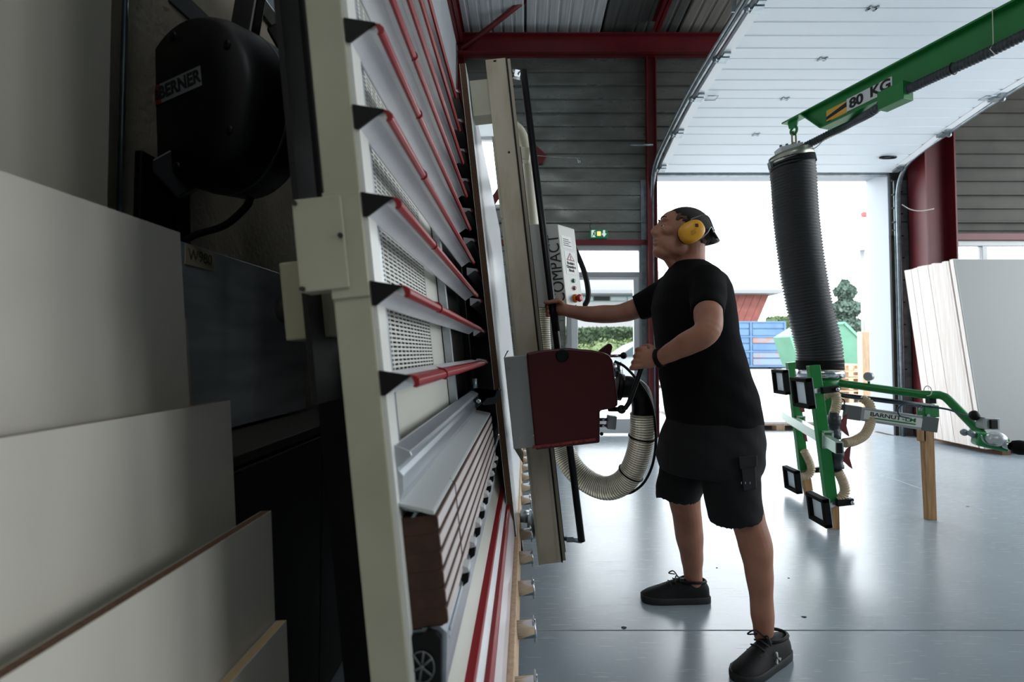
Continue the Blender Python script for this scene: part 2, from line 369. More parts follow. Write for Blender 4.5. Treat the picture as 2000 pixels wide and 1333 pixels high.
# high window behind the saw
w1 = empty('window_1', (-0.5, YW + 0.05, 3.1)); struct(w1, 'tall bright window high behind the panel saw')
MB().box(-0.88, -0.82, YW, YW + 0.09, 3.08, 4.42).box(-0.22, -0.16, YW, YW + 0.09, 3.08, 4.42).box(-0.82, -0.22, YW, YW + 0.09, 4.36, 4.42).box(-0.82, -0.22, YW, YW + 0.09, 3.08, 3.13).box(-0.82, -0.22, YW, YW + 0.09, 4.02, 4.07).build('window_frame', white, w1, 0.004)
MB().box(-0.82, -0.22, YW + 0.04, YW + 0.046, 3.13, 4.02).build('pane', glass, w1)
MB().box(-0.82, -0.22, YW + 0.03, YW + 0.06, 4.07, 4.36).build('pane', mat('frosted_panel', '#dfe5e6', 0.5, trans=0.35), w1)
# windows on the right behind the leaning sheets
w2 = empty('window_2', (7.5, YW + 0.05, 1.0)); struct(w2, 'grey framed window band right of the roller door')
fr = MB().box(5.58, XR - 0.3, YW, YW + 0.08, 2.56, 2.63).box(5.58, XR - 0.3, YW, YW + 0.08, 1.0, 1.08)
for x in (5.58, 6.20, 7.3, XR - 0.36): fr.box(x, x + 0.07, YW, YW + 0.08, 1.08, 2.56)
fr.build('window_frame', frame_grey, w2, 0.004)
for a, b in ((5.65, 6.20), (6.27, 7.3), (7.37, XR - 0.36)):
    MB().box(a, b, YW + 0.035, YW + 0.041, 1.08, 2.56).build('pane', glass, w2)
w3 = empty('window_3', (XR + 0.1, 3.5, 0.4)); struct(w3, 'wide side window added out of view on the right for light')  # unseen window, added for light from the right
fr = MB().box(XR + 0.05, XR + 0.13, 0.5, 6.5, 0.40, 0.47).box(XR + 0.05, XR + 0.13, 0.5, 6.5, 4.83, 4.9)
for y in (0.5, 2.5, 4.5, 6.43): fr.box(XR + 0.05, XR + 0.13, y, y + 0.07, 0.47, 4.83)
fr.build('window_frame', frame_grey, w3)
# reveal of the big door: white jambs and header outside the wall
jambw = mat('jamb_white', '#a4abb2', 0.5)
rv = struct(MB().box(4.95, 5.05, YW + 0.02, YW + 0.47, 0, 3.70).build('trim_12', jambw, bevel=0.006))
MB().box(1.69, 1.79, YW + 0.02, YW + 0.47, 0, 3.70).build('jamb', jambw, rv)
MB().box(1.79, 4.95, YW + 0.02, YW + 0.47, 3.60, 3.70).build('header', jambw, rv)
MB().box(1.79, 4.95, YW - 0.02, YW + 0.05, 3.52, 3.60).build('seal_rail', galv, rv, 0.004)

# ------------------------------------------------------------------ sectional door run up under the roof
sd = struct(empty('door_2', (3.37, YW, 3.6)), 'white sectional overhead door raised under the roof')
pathd = [(6.80, 3.53), (5.98, 3.70), (5.30, 3.79), (4.62, 3.82), (3.94, 3.83), (3.26, 3.83)]
DX0, DX1 = 1.78, 4.96
hinge_src = None
for k, ((ya, za), (yb, zb)) in enumerate(zip(pathd, pathd[1:])):
    d = Vector((0, yb - ya, zb - za)); L = d.length; d.normalize(); up = Vector((0, -d.z, d.y)); up = up if up.z > 0 else -up
    def q(u, v): return Vector((0, ya, za)) + d * u + up * v
    pr = [(0.004, 0.0)]
    for s in (0.24, 0.5, 0.76): pr += [((s - 0.02) * L, 0.0), ((s - 0.012) * L, 0.007), ((s + 0.012) * L, 0.007), ((s + 0.02) * L, 0.0)]
    pr += [(L - 0.004, 0.0), (L - 0.004, 0.042), (0.004, 0.042)]
    pn = MB().prism([q(u, v) + Vector((DX0, 0, 0)) for u, v in pr], (DX1 - DX0, 0, 0)).build('door_panel', doorw, sd)
    for x in (DX0 + 0.0, DX1 - 0.09):        # edge stile
        MB().prism([q(u, v) + Vector((x, 0, 0)) for u, v in ((0.01, 0), (L - 0.01, 0), (L - 0.01, -0.004), (0.01, -0.004))], (0.09, 0, 0)).build('end_stile', white, pn)
    for fx in (0.30,) if k else ():
        c = q(0, -0.006) + Vector((DX0 + fx * (DX1 - DX0), 0, 0)); h = MB()
        h.obox(c, (1, 0, 0), d, up, 0.035, 0.012, 0.004).obox(c + Vector((0.028, 0, 0)), (1, 0, 0), d, up, 0.008, 0.03, 0.004).obox(c - Vector((0.028, 0, 0)), (1, 0, 0), d, up, 0.008, 0.03, 0.004)
        h.build('hinge', galv, pn)
    for sx, x in ((-1, DX0), (1, DX1)):      # roller brackets
        c = q(0.02 if k else 0.10, -0.02) + Vector((x - sx * 0.035, 0, 0)); h = MB()
        h.obox(c, (1, 0, 0), d, up, 0.04, 0.045, 0.012).obox(c + d * 0.08 + up * 0.005, (1, 0, 0), d, up, 0.03, 0.02, 0.012)
        h.cyl(c, c + Vector((sx * 0.10, 0, 0.0)), 0.011, 10); h.cyl(c + Vector((sx * 0.065, 0, 0)), c + Vector((sx * 0.09, 0, 0)), 0.026, 14)
        h.build('roller_bracket', galv, pn)
    if k == 2:
        for sx, x in ((-1, DX0 + 0.05), (1, DX1 - 0.05)):   # wire handles
            c = q(0.02, -0.03) + Vector((x - sx * 0.10, 0, 0))
            MB().tube([c + Vector((sx * 0.05, 0, 0)) , c + Vector((-sx * 0.06, 0, 0.0)), c + Vector((-sx * 0.06, -0.09, 0)), c + Vector((sx * 0.05, -0.09, 0))], 0.005, 8).build('wire_handle', galv, pn)
    if k == 0:
        c = q(0.38, -0.012) + Vector((DX0 + 2.83, 0, 0))
        MB().tube([c + Vector((0.10 * math.cos(a * PI / 12), 0.035 * math.sin(a * PI / 12) * (1 if a < 12 else 1), -0.004)) for a in range(24)], 0.011, 8, closed=True).build('grab_handle', black, pn)
        MB().ball(c + up * 0.014, (0.085, 0.032, 0.006)).build('handle_dish', mat('dish_grey', '#b8c0c6', 0.4), pn)
# curved tracks both sides
for sx, x in ((-1, DX0 - 0.055), (1, DX1 + 0.055)):
    z0 = [(YW - 0.06, 0.0), (YW - 0.06, 3.05), (YW - 0.075, 3.30), (YW - 0.16, 3.50), (YW - 0.36, 3.62), (5.98, 3.72), (5.3, 3.80), (4.6, 3.83), (3.0, 3.84)]
    pts = [Vector((x, y, z)) for y, z in z0]; sm = pts[:2] + bez(pts[1:], 56)[1:]
    mb = MB()
    mb.tube(sm, 0.021, 8); mb.tube([q + Vector((sx * 0.03, 0.0, 0.02)) for q in sm], 0.014, 8)
    mb.build('track', galv, sd)
    pl = MB().box(min(x - 0.02, x + sx * 0.16), max(x - 0.02, x + sx * 0.16), YW - 0.035, YW - 0.012, 0.0, 3.45).build('track_plate', galv, sd, 0.002, seg=1)
    for k in range(11):
        MB().box(x + sx * 0.06 - 0.03, x + sx * 0.06 + 0.03, YW - 0.045, YW - 0.034, 0.28 + 0.3 * k, 0.296 + 0.3 * k).build('slot', black, pl)
    for k in range(2):
        MB().obox((x + sx * 0.05, 4.02 - 1.0 * k, 4.3), (0, 0, 1), (1, 0, 0), (0, 1, 0), 0.45, 0.02, 0.004).build('hanger', galv, sd)
# ================================================================== PANEL SAW TABLE
ps = empty('panel_saw', M(-0.1, 0.9, 0), 'long leaning panel saw table with white slats and red noses', 'panel saw')
Y0, Y1 = 0.78, 2.08
post = MB().mbox(-0.119, -0.061, Y0, Y0 + 0.05, 0.12, 2.25).build('end_post', cream, ps, 0.003)
MB().mbox(-0.061, -0.054, Y0 + 0.004, Y0 + 0.05, 0.12, 2.25).build('lit_edge', mat('lit_cream', '#d7d6cf', 0.35), post)  # paler strip paints the lit edge of the cream post
for w0 in (1.246, ):
    MB().mbox(-0.119, -0.062, Y0 - 0.004, Y0, 1.22, 1.385).build('cover_plate', cream, post, 0.001)
pl = MB().mbox(-0.165, -0.090, Y0 - 0.008, Y0 + 0.03, 1.235, 1.378).build('side_plate', cream, ps, 0.002)
for n, w in ((-0.160, 1.372), (-0.095, 1.315), (-0.160, 1.24)):
    MB().cyl(M(n, Y0 - 0.012, w), M(n, Y0 - 0.006, w), 0.004, 10).build('screw', mat('dark_screw', '#3a3935', 0.4, 0.8), pl)
MB().mbox(-0.121, -0.1185, Y0 - 0.001, Y0 + 0.05, 1.38, 2.25).build('rear_edge', black, ps)
# electrical box behind the post with a round knob
eb = MB().mbox(-0.262, -0.122, 0.92, 1.02, 1.175, 1.318).build('switch_box', mat('box_olive', '#87836c', 0.5), ps, 0.004)
MB().lathe([(0.026, 0), (0.028, 0.006), (0.022, 0.02), (0.020, 0.022)], M(-0.262, 0.955, 1.235), M(-1, 0, 0) - M(0, 0, 0), 20).build('knob', black, eb)
# rear structure of the table, made black to stand for the shade there
MB().mbox(-0.27, -0.13, 1.05, 1.12, 0.0, 1.15).build('rear_post', rubber, ps, 0.004)
MB().mbox(-0.24, -0.125, 1.12, 2.1, 0.05, 0.9).build('rear_trunk', rubber, ps)
MB().mbox(-0.160, -0.122, 0.86, 0.90, 1.36, 2.3).build('rear_post', rubber, ps, 0.004)
# uprights behind the slats
for y in (0.86, 1.60, 2.14):
    MB().mbox(-0.085, -0.062, y - 0.014, y + 0.014, 0.85, 2.3).build('upright', alu if y < 2 else blackm, ps, 0.002)
MB().mbox(-0.105, -0.087, 0.80, 1.62, 0.90, 1.062).build('back_sheet', creaml, ps)
MB().mbox(-0.098, -0.088, 1.40, 1.60, 1.062, 2.3).build('back_sheet', creaml, ps)
MB().mbox(-0.098, -0.088, 1.62, 5.3, 0.55, 2.3).build('back_sheet', blackm, ps)
# perforated sheet with real slots
def perforated(y0, y1, w0, w1, n, ny, nw, th=0.0015):
    mb = MB(); ys = []; dy = (y1 - y0) / ny; dw = (w1 - w0) / nw
    for j in range(ny): ys += [y0 + j * dy + dy * 0.1, y0 + j * dy + dy * 0.9]
    V = []; ymap = [y0] + ys + [y1]; wmap = [w0]
    for i in range(nw): wmap += [w0 + i * dw + dw * 0.25, w0 + i * dw + dw * 0.75]
    wmap.append(w1)
    A = len(ymap)
    for d in (0, -th):
        for w in wmap:
            for y in ymap: V.append(M(n + d, y, w))
    N = A * len(wmap); Fc = []
    for i in range(len(wmap) - 1):
        for j in range(A - 1):
            hole = i % 2 == 1 and j % 2 == 1 and 0 < i < len(wmap) - 2 + 1 and 0 < j < A - 1
            a = i * A + j; q4 = (a, a + 1, a + 1 + A, a + A)
            if not hole: Fc.append(q4); Fc.append(tuple(N + x for x in reversed(q4)))
            else:
                for p, r in ((0, 1), (1, 2), (2, 3), (3, 0)): Fc.append((q4[p], q4[r], N + q4[r], N + q4[p]))
    return mb.add(V, Fc)
perforated(0.885, 1.395, 1.065, 2.2, -0.088, 15, 132).build('perforated_sheet', mat('perforated_white', '#cfcfc8', 0.4), ps, fix=False)
MB().mbox(-0.20, -0.19, 0.86, 1.4, 1.06, 2.3).build('rear_sheet', black, ps)
# slats: white body, black end cap, red nose in two lengths
SL = 0.1382
slat_prof = [(-0.058, 0.022), (-0.060, -0.012), (-0.056, -0.014), (-0.024, 0.004), (-0.010, -0.003), (-0.006, 0.001), (-0.012, 0.010)]
cap_prof = [(-0.060, 0.024), (-0.060, -0.014), (-0.055, -0.015), (-0.026, 0.003), (-0.012, 0.011)]
nose_prof = [(-0.020, 0.0145), (-0.006, 0.0105), (0.0, 0.004), (0.0, -0.003), (-0.006, -0.008), (-0.012, -0.006), (-0.009, -0.001), (-0.012, 0.009)]
for k in range(9):
    w = 1.0805 + SL * k
    for ya, yb in ((Y0 + 0.006, Y1),):
        s = MB().mprof([(n, w + dw) for n, dw in slat_prof], ya, yb).build('slat', slatw, ps, 0.0012, seg=1)
        MB().mprof([(n, w + dw + 0.0005) for n, dw in cap_prof], ya - 0.006, ya - 0.0005).build('end_cap', black, s)
        cut = 1.05 + 0.02 * (k % 3)
        for a, b in ((ya - 0.004, cut), (cut + 0.004, yb)):
            MB().mprof([(n, w + dw) for n, dw in nose_prof], a, b).build('red_nose', redcap, s, 0.001, seg=1)
        MB().mprof([(n * 1.0 + (0.0025 if n > -0.01 else 0), w + dw * 1.25) for n, dw in nose_prof], cut - 0.003, cut + 0.003).build('nose_joint', redcap, s)
# table sections behind the board (their noses carry the board)
for k in range(0, 10):
    w = 1.0805 + SL * k
    s = MB().mprof([(n, w + dw) for n, dw in slat_prof], 2.30, 5.35).build('slat', slatw, ps)
    MB().mprof([(n, w + dw) for n, dw in nose_prof], 2.30, 5.35).build('red_nose', redcap, s)
MB().mbox(-0.119, -0.061, 5.35, 5.41, 0.12, 2.35).build('end_post', cream, ps, 0.003)
MB().mbox(-0.12, -0.06, Y0 + 0.05, 5.35, 2.25, 2.33).build('top_rail', cream, ps, 0.003)
# aluminium rail
rp = [(-0.060, 0.985), (-0.052, 0.987), (-0.030, 0.975), (-0.028, 0.968), (-0.050, 0.953), (-0.050, 0.946), (-0.044, 0.938), (-0.046, 0.915), (-0.049, 0.908), (-0.052, 0.900), (-0.060, 0.900)]
MB().mprof(rp, 0.80, 1.98).build('guide_rail', alu, ps, 0.0008, seg=1)
# sloping grey plate on the strips
MB().mprof([(-0.056, 0.905), (-0.056, 0.901), (-0.004, 0.884), (-0.001, 0.882), (-0.001, 0.877), (-0.006, 0.878), (-0.056, 0.897)], 0.79, 2.05).build('sloping_plate', mat('plate_grey', '#b4b7b6', 0.4), ps)
MB().mprof([(-0.060, 0.895), (-0.030, 0.884), (-0.028, 0.880), (-0.060, 0.890)], 0.80, 1.0).mprof([(-0.040, 0.872), (-0.034, 0.873), (-0.022, 0.888), (-0.027, 0.889)], 0.80, 1.0).build('plate_bracket', galv, ps)
# stacked strips with bevelled front edges, each a piece
for k in range(6):
    w1 = 0.8735 - k * 0.0281; w0 = w1 - 0.0279
    st = MB().mprof([(-0.064, w0 + 0.0002), (-0.008, w0 + 0.0002), (-0.006, w0 + 0.002), (0.0, w0 + 0.0035), (0.0012, w0 + 0.006), (0.0012, w1 - 0.004), (-0.001, w1 - 0.001), (-0.008, w1), (-0.064, w1)], 0.80, 2.05).build('wooden_strip', mdf, ps)
    MB().mprof([(0.0011, w0 + 0.006), (0.0022, w0 + 0.0065), (0.0022, w1 - 0.0045), (0.0011, w1 - 0.004)], 0.802, 0.985).build('strip_face', mdfface, st)
    MB().mprof([(0.0011, w0 + 0.006), (0.0022, w0 + 0.0065), (0.0022, w1 - 0.0045), (0.0011, w1 - 0.004)], 0.988, 2.05).build('strip_face', mdfface, st)
# bottom profile with plastic end piece and spoked hub
bp = MB().mprof([(-0.066, 0.703), (-0.040, 0.703), (-0.036, 0.708), (-0.012, 0.706), (-0.002, 0.694), (-0.012, 0.612), (-0.020, 0.600), (-0.066, 0.600)], 0.80, 2.05).build('bottom_profile', alu, ps)
ec = MB().mprof([(-0.064, 0.700), (-0.036, 0.700), (-0.030, 0.706), (-0.016, 0.700), (-0.010, 0.692), (-0.018, 0.612), (-0.026, 0.600), (-0.064, 0.600)], 0.788, 0.802).build('end_piece', black, bp)
hub = MB(); hc = M(-0.042, 0.786, 0.655)
hub.tube([M(-0.042 + 0.0185 * math.cos(a * PI / 14), 0.786, 0.655 + 0.023 * math.sin(a * PI / 14)) for a in range(28)], 0.0013, 6, closed=True)
for a in (0.5, 1.3, 2.2, 3.4, 4.4, 5.6):
    hub.tube([hc, M(-0.042 + 0.0185 * math.cos(a), 0.786, 0.655 + 0.023 * math.sin(a))], 0.0018, 6)
hub.ball(hc, 0.004); hub.build('spoked_hub', mat('hub_grey', '#5f6264', 0.4, 0.5), ec)
for j in range(3):
    MB().mbox(-0.004 - 0.003 * j, 0.000 - 0.003 * j, 0.82, 2.05, 0.687 - 0.012 * j, 0.692 - 0.012 * j).build('profile_rib', alu, bp)
for j in range(9):
    y = 0.98 + 0.125 * j
    c = MB().mprof([(0.000, 0.722), (0.012, 0.716), (0.014, 0.708), (0.000, 0.706)], y, y + 0.035).build('stop_clip', mat('clip_grey', '#b9bbbb', 0.4), bp)
    MB().mprof([(0.000, 0.706), (0.013, 0.708), (0.010, 0.690), (-0.002, 0.682)], y, y + 0.03).build('clip_pad', black, c)
# lower apron: grey panel, two red rails, pale strip, wooden rail
MB().mprof([(-0.055, 0.60), (-0.045, 0.60), (-0.017, 0.50), (-0.017, 0.41), (-0.03, 0.41)], 0.80, 5.3).build('apron', creaml, ps)
MB().mprof([(-0.020, 0.504), (0.0, 0.500), (0.003, 0.494), (-0.016, 0.486)], 0.80, 5.3).build('red_rail', redcap, ps, 0.0015, seg=1)
MB().mprof([(-0.012, 0.486), (0.000, 0.493), (0.012, 0.470), (0.004, 0.462)], 0.80, 5.3).build('pale_strip', slatw, ps)
MB().mprof([(0.004, 0.470), (0.022, 0.472), (0.028, 0.462), (0.026, 0.440), (0.008, 0.440)], 0.80, 5.3).build('red_rail', redcap, ps, 0.0015, seg=1)
MB().mprof([(0.010, 0.440), (0.026, 0.440), (0.034, 0.400), (0.034, 0.34), (0.010, 0.34)], 0.80, 5.3).build('lower_face', mat('pinkish_white', '#cfc4c6', 0.3), ps)
MB().mbox(0.012, 0.052, 0.80, 5.3, 0.255, 0.335).build('wooden_rail', woodpale, ps, 0.003)
MB().mbox(-0.10, 0.012, 0.80, 5.3, 0.20, 0.34).build('foot_beam', cream, ps)
for y in (1.0, 2.9, 5.0): MB().mbox(-0.18, 0.03, y, y + 0.1, -0.02, 0.20).build('foot', blackm, ps)
# support rollers sticking out along the bottom rail
for k in range(14):
    y = 1.27 + 0.262 * k
    r = MB().lathe([(0.025, 0.0), (0.025, 0.056), (0.0265, 0.057), (0.0265, 0.062)], M(0.045, y, 0.30), M(1, 0, 0) - M(0, 0, 0), 20).build('support_roller', chrome, ps)
    MB().mbox(0.098, 0.103, y - 0.019, y + 0.028, 0.268, 0.326).build('end_plate', galv, r, 0.002)
# black clamp at the end of the rail
cl = MB().mprof([(-0.062, 0.995), (-0.045, 1.000), (-0.032, 0.985), (-0.022, 0.955), (-0.012, 0.930), (0.030, 0.930), (0.040, 0.943), (0.050, 0.972), (0.044, 0.974), (0.034, 0.952), (0.0, 0.948), (-0.005, 0.940), (-0.052, 0.915), (-0.062, 0.93)], 1.93, 2.02).build('stop_clamp', mat('clamp_black', '#2a2c2e', 0.35, 0.4), ps, 0.003)
MB().cyl(M(-0.038, 1.92, 0.995), M(-0.038, 1.92, 1.03), 0.011, 14).build('clamp_screw', galv, cl)
MB().lathe([(0.009, 0), (0.009, 0.006), (0.004, 0.008)], M(-0.03, 1.93, 0.945), (0, -1, 0), 12).build('clamp_bolt', chrome, cl)
MB().mbox(0.0, 0.03, 1.94, 2.01, 0.949, 0.958).build('clamp_jaw', galv, cl, 0.002)
MB().tube([M(-0.005, 0.985, 0.885), M(0.004, 0.985, 0.874), M(0.003, 0.986, 0.735)], 0.0008, 6).build('wire', mat('wire_brown', '#4a3426', 0.6), ps)

# ================================================================== WHITE BOARD BEING CUT
bd = empty('coated_board', M(0.03, 2.2, 0.33), 'large white chipboard sheet leaning on the saw table in front of the man', 'board')
MB().mbox(0.0155, 0.0405, 2.20, 5.22, 0.327, 2.395).build('core', chip, bd)
MB().mbox(0.0405, 0.0418, 2.20, 5.22, 0.327, 2.395).build('front_face', mat('board_white', '#e9ebee', 0.22), bd)
MB().mbox(0.0142, 0.0155, 2.20, 5.22, 0.327, 2.395).build('back_face', melamine, bd)

# ================================================================== SAW CARRIAGE
sc = empty('saw_carriage', M(0.2, 2.4, 0.16), 'cream saw beam with red motor housing and control box in front of the board', 'saw beam')
YC = 2.30
bm = MB().mbox(0.128, 0.222, YC, YC + 0.16, 0.165, 2.46).build('beam', mat('beam_cream', '#b7ad98', 0.5, col2='#a3957e', scale=7, contrast=(0.45, 0.7), stretch=(2, 2, 0.6)), sc, 0.003)
MB().mbox(0.222, 0.228, YC - 0.002, YC + 0.16, 0.165, 2.46).build('guide_slot', black, sc)
MB().mbox(0.228, 0.242, YC + 0.004, YC + 0.16, 0.17, 2.455).build('guide_rail', mat('rail_brown', '#8b8271', 0.4, 0.4), sc, 0.001)
MB().mbox(0.242, 0.246, YC + 0.02, YC + 0.14, 0.20, 2.05).build('cable_track', blackm, sc)
MB().mbox(0.120, 0.129, YC - 0.003, YC + 0.02, 0.165, 2.1).build('flange', cream, sc, 0.001)
MB().mbox(0.205, 0.212, YC - 0.003, YC, 0.18, 0.66).build('seam_strip', cream, sc)
for w in (2.452,): MB().mbox(0.165, 0.178, YC - 0.002, YC, 2.445, 2.452).build('slot', black, bm)
MB().cyl(M(0.19, YC - 0.002, 2.02), M(0.19, YC + 0.001, 2.02), 0.005, 12).build('hole', black, bm)
for w in (1.95, 1.72, 1.48, 1.24): MB().cyl(M(0.125, YC - 0.006, w), M(0.125, YC - 0.003, w), 0.004, 8).build('rivet', galv, bm)
# top bridge reaching over the board
br = MB().mbox(0.046, 0.150, YC + 0.004, YC + 0.10, 2.205, 2.372).build('top_bridge', cream, sc, 0.002)
MB().mbox(-0.01, 0.128, YC - 0.08, YC + 0.004, 2.42, 2.44).build('guide_plate', galv, br) if False else None
# cream suction pipe behind the beam with bracket and thin hook wire
pp = MB().tube(bez([P(1004, 246, 2.55), P(1018, 262, 2.55), P(1029, 300, 2.55), P(1036, 380, 2.55), P(1044, 470, 2.55)], 24), 0.028, 16).build('suction_pipe', mat('pipe_ivory', '#cfcbb9', 0.35), sc)
MB().bar(P(1012, 303, 2.50), P(1035, 305, 2.50), (0, 0, 1), 0.03, 0.032).build('pipe_bracket', mat('pipe_ivory', '#cfcbb9', 0.35), sc, 0.004)
MB().tube([P(1048, 304, 2.42), P(1132, 309, 2.42), P(1133, 318, 2.42), P(1130, 318, 2.42), P(1128, 310, 2.42)], 0.0018, 6).build('hook_wire', chrome, sc)
# black pull pole with brackets
pole_a, pole_b = P(1022, 138, 2.36), P(1136, 1058, 2.36)
po = MB().tube([pole_a, pole_b], 0.0165, 16).build('pull_pole', blackm, sc)
pb = MB(); a = P(1001, 148, 2.40); pb.tube([a, P(1016, 145, 2.36)], 0.013, 10); pb.tube([P(1004, 137, 2.38), P(1004, 147, 2.38)], 0.009, 10); pb.obox(P(1011, 146, 2.37), (1, 0, -0.2), (0, 1, 0), (0.2, 0, 1), 0.014, 0.014, 0.016)
pb.build('pole_bracket', chrome, sc)
pb = MB().tube([P(1136, 1058, 2.36), P(1112, 1054, 2.40), P(1100, 1052, 2.42)], 0.010, 10); pb.obox(P(1113, 1053, 2.39), (1, 0, 0), (0, 1, 0), (0, 0, 1), 0.016, 0.012, 0.012)
pb.build('pole_bracket', galv, sc)
MB().lathe([(0.0175, 0), (0.0175, 0.09)], P(1082, 610, 2.36), P(1092, 690, 2.36) - P(1082, 610, 2.36), 16).build('grip_sleeve', rubber, po)
# control box with chamfered front, lettering, labels and buttons
YB0 = 2.44
def cb(px, py): return P(px, py, YB0)
boxm = mat('control_box_grey', '#b7b8b2', 0.4, 0.1)
# side face (towards the camera) and the chamfered face
A = [cb(1036, 436), cb(1092, 433), cb(1107, 594), cb(1062, 600)]
B = [cb(1036, 436), cb(1092, 433), P(1120, 436, 2.56), P(1120, 436, 2.80), P(1040, 437, 2.80)]
z0 = cb(1092, 433).z; z1 = cb(1107, 594).z
top = [(0.020, 2.44), (0.178, 2.44), (0.266, 2.54), (0.266, 2.80), (0.020, 2.80)]
def ring(z, dx): return [(x + dx, y, z) for x, y in top]
ln = 0.11
cbx = MB().loft([ring(1.335, ln * 0.20 ), ring(1.735, -ln * 0.20)], True, False).build('control_box', boxm, sc, 0.004)
# frame of the chamfer
pA = Vector((0.178, 2.44, 0)); pB = Vector((0.266, 2.54, 0)); ed = (pB - pA); ew = ed.length; ed.normalize(); upv = Vector((-ln, 0, 1)).normalized()
def ch(u, z, off=0.0):                      # point on the chamfer face
    dx = -ln * (z - 1.535); b = pA + ed * u * ew; nrm = ed.cross(Vector((0, 0, 1))).normalized()
    return Vector((b.x + dx, b.y, z)) + nrm * off
nrm = ed.cross(Vector((0, 0, 1))).normalized()
def label(u0, u1, z0, z1, m, name='label'):
    return MB().hexa([ch(u0, z0, 0), ch(u1, z0, 0), ch(u1, z0, 0.001), ch(u0, z0, 0.001), ch(u0, z1, 0), ch(u1, z1, 0), ch(u1, z1, 0.001), ch(u0, z1, 0.001)]).build(name, m, cbx)
paper = mat('label_white', '#e4e4e0', 0.5); ink = mat('black_ink', '#141414', 0.6)
label(0.12, 0.72, 1.625, 1.685, paper)
for k in range(4): label(0.20, 0.66 - 0.12 * (k % 2), 1.637 + 0.010 * k, 1.640 + 0.010 * k, ink, 'text_line').location = nrm * 0.0006
label(0.20, 0.86, 1.498, 1.612, paper)
tri = [(0.53, 1.606), (0.78, 1.566), (0.28, 1.566)]
MB().prism([ch(u, z, 0.0011) for u, z in tri], nrm * 0.0008).build('warning_triangle', redcap, cbx)
c0 = Vector((sum(t[0] for t in tri) / 3, sum(t[1] for t in tri) / 3))
MB().prism([ch(c0[0] + (u - c0[0]) * 0.62, c0[1] + (z - c0[1]) * 0.62, 0.0019) for u, z in tri], nrm * 0.0006).build('warning_ground', paper, cbx)
text('warning_mark', '!', ink, cbx, ch(0.53, 1.578, 0.003), ed, upv, 0.026, bold=0.001)
for k, s in enumerate(('Reduire', 'Quantites', 'Stock')): text('label_text', s, ink, cbx, ch(0.52, 1.553 - 0.0175 * k, 0.0018), ed, upv, 0.0185, bold=0.0006)
for z, m, nm in ((1.468, mat('button_green', '#0d6b4d', 0.3), 'green_button'), (1.432, mat('button_red', '#7d0f16', 0.3), 'red_button')):
    r = MB().lathe([(0.0115, 0), (0.0115, 0.003), (0.009, 0.004)], ch(0.55, z), nrm, 20).build('button_ring', chrome, cbx)
    MB().lathe([(0.009, 0), (0.009, 0.006), (0.007, 0.008)], ch(0.55, z, 0.003), nrm, 20).build(nm, m, r)
r = MB().lathe([(0.021, 0), (0.021, 0.006), (0.018, 0.012)], ch(0.55, 1.382), nrm, 24).build('stop_base', mat('amber_plastic', '#d8761c', 0.4), cbx)
MB().lathe([(0.010, 0), (0.012, 0.008), (0.0185, 0.012), (0.0195, 0.018), (0.017, 0.024), (0.010, 0.027)], ch(0.55, 1.382, 0.010), nrm, 24).build('emergency_stop', mat('stop_red', '#a81a1c', 0.35), r)
MB().cyl(ch(0.55, 1.348), ch(0.55, 1.348, 0.002), 0.003, 8).build('screw', mat('dark_screw', '#3a3935', 0.4, 0.8), cbx)
text('lettering', 'COMPACT', ink, cbx, (0.150, 2.4385, 1.520), upv, (-1, 0, -ln), 0.080, bold=0.0, fit=0.325)
MB().tube(bez([P(1112, 462, 2.70), P(1139, 525, 2.62), P(1148, 562, 2.62), P(1148, 585, 2.62), P(1140, 600, 2.62)], 24), 0.014, 12).build('box_cable', black, sc)
# saw head: grey base plate and red housing
YS0, YS1 = 2.12, 2.42
bpm = mat('saw_plate_grey', '#969894', 0.45, 0.1)
gp = MB().mbox(0.072, 0.170, YS0 + 0.02, YS1, 0.712, 1.095).build('base_plate', bpm, sc, 0.002)
MB().prism([M(0.072, YS0 + 0.02, 1.095), M(0.074, YS0 + 0.02, 1.097), M(0.092, YS0 + 0.02, 1.122), M(0.090, YS0 + 0.02, 1.123)], (0, 0.12, 0)).build('plate_lip', bpm, gp)
MB().prism([M(0.074, YS0 + 0.03, 0.712), M(0.080, YS0 + 0.03, 0.712), M(0.105, YS0 + 0.03, 0.655), M(0.102, YS0 + 0.03, 0.652)], (0, 0.2, 0)).build('deflector', mat('deflector_olive', '#5a5b40', 0.5), gp)
for n, w in ((0.092, 1.06), (0.092, 1.045), (0.16, 0.76), (0.1, 0.755)): MB().cyl(M(n, YS0 + 0.018, w), M(n, YS0 + 0.021, w), 0.004, 8).build('screw', chrome, gp)
hp = [(1028, 690), (1065, 683), (1110, 680), (1155, 684), (1180, 689), (1191, 695), (1197, 705), (1207, 778), (1207, 793), (1199, 798), (1172, 803), (1172, 866), (1046, 880)]
hs = MB().prism([P(x, y, YS0) for x, y in hp], (0.0, YS1 - YS0, 0)).build('saw_housing', sawred, sc, 0.008, seg=3)
kn = MB().lathe([(0.026, 0), (0.026, 0.006), (0.022, 0.010)], P(1098, 695, YS0 - 0.002), (0, -1, 0), 24).build('round_latch', black, hs)
MB().prism([P(1040, 872, YS0 - 0.006), P(1163, 856, YS0 - 0.006), P(1164, 861, YS0 - 0.006), P(1040, 877, YS0 - 0.006)], (0, 0.008, 0)).build('worn_edge', mat('worn_red', '#9a3a30', 0.5, col2='#5c0a10', scale=60), hs)
MB().prism([P(1168, 686, 2.28), P(1188, 671, 2.28), P(1194, 672, 2.28), P(1197, 678, 2.28), P(1192, 697, 2.28)], (0, 0.012, 0)).build('red_tab', sawred, hs, 0.004)
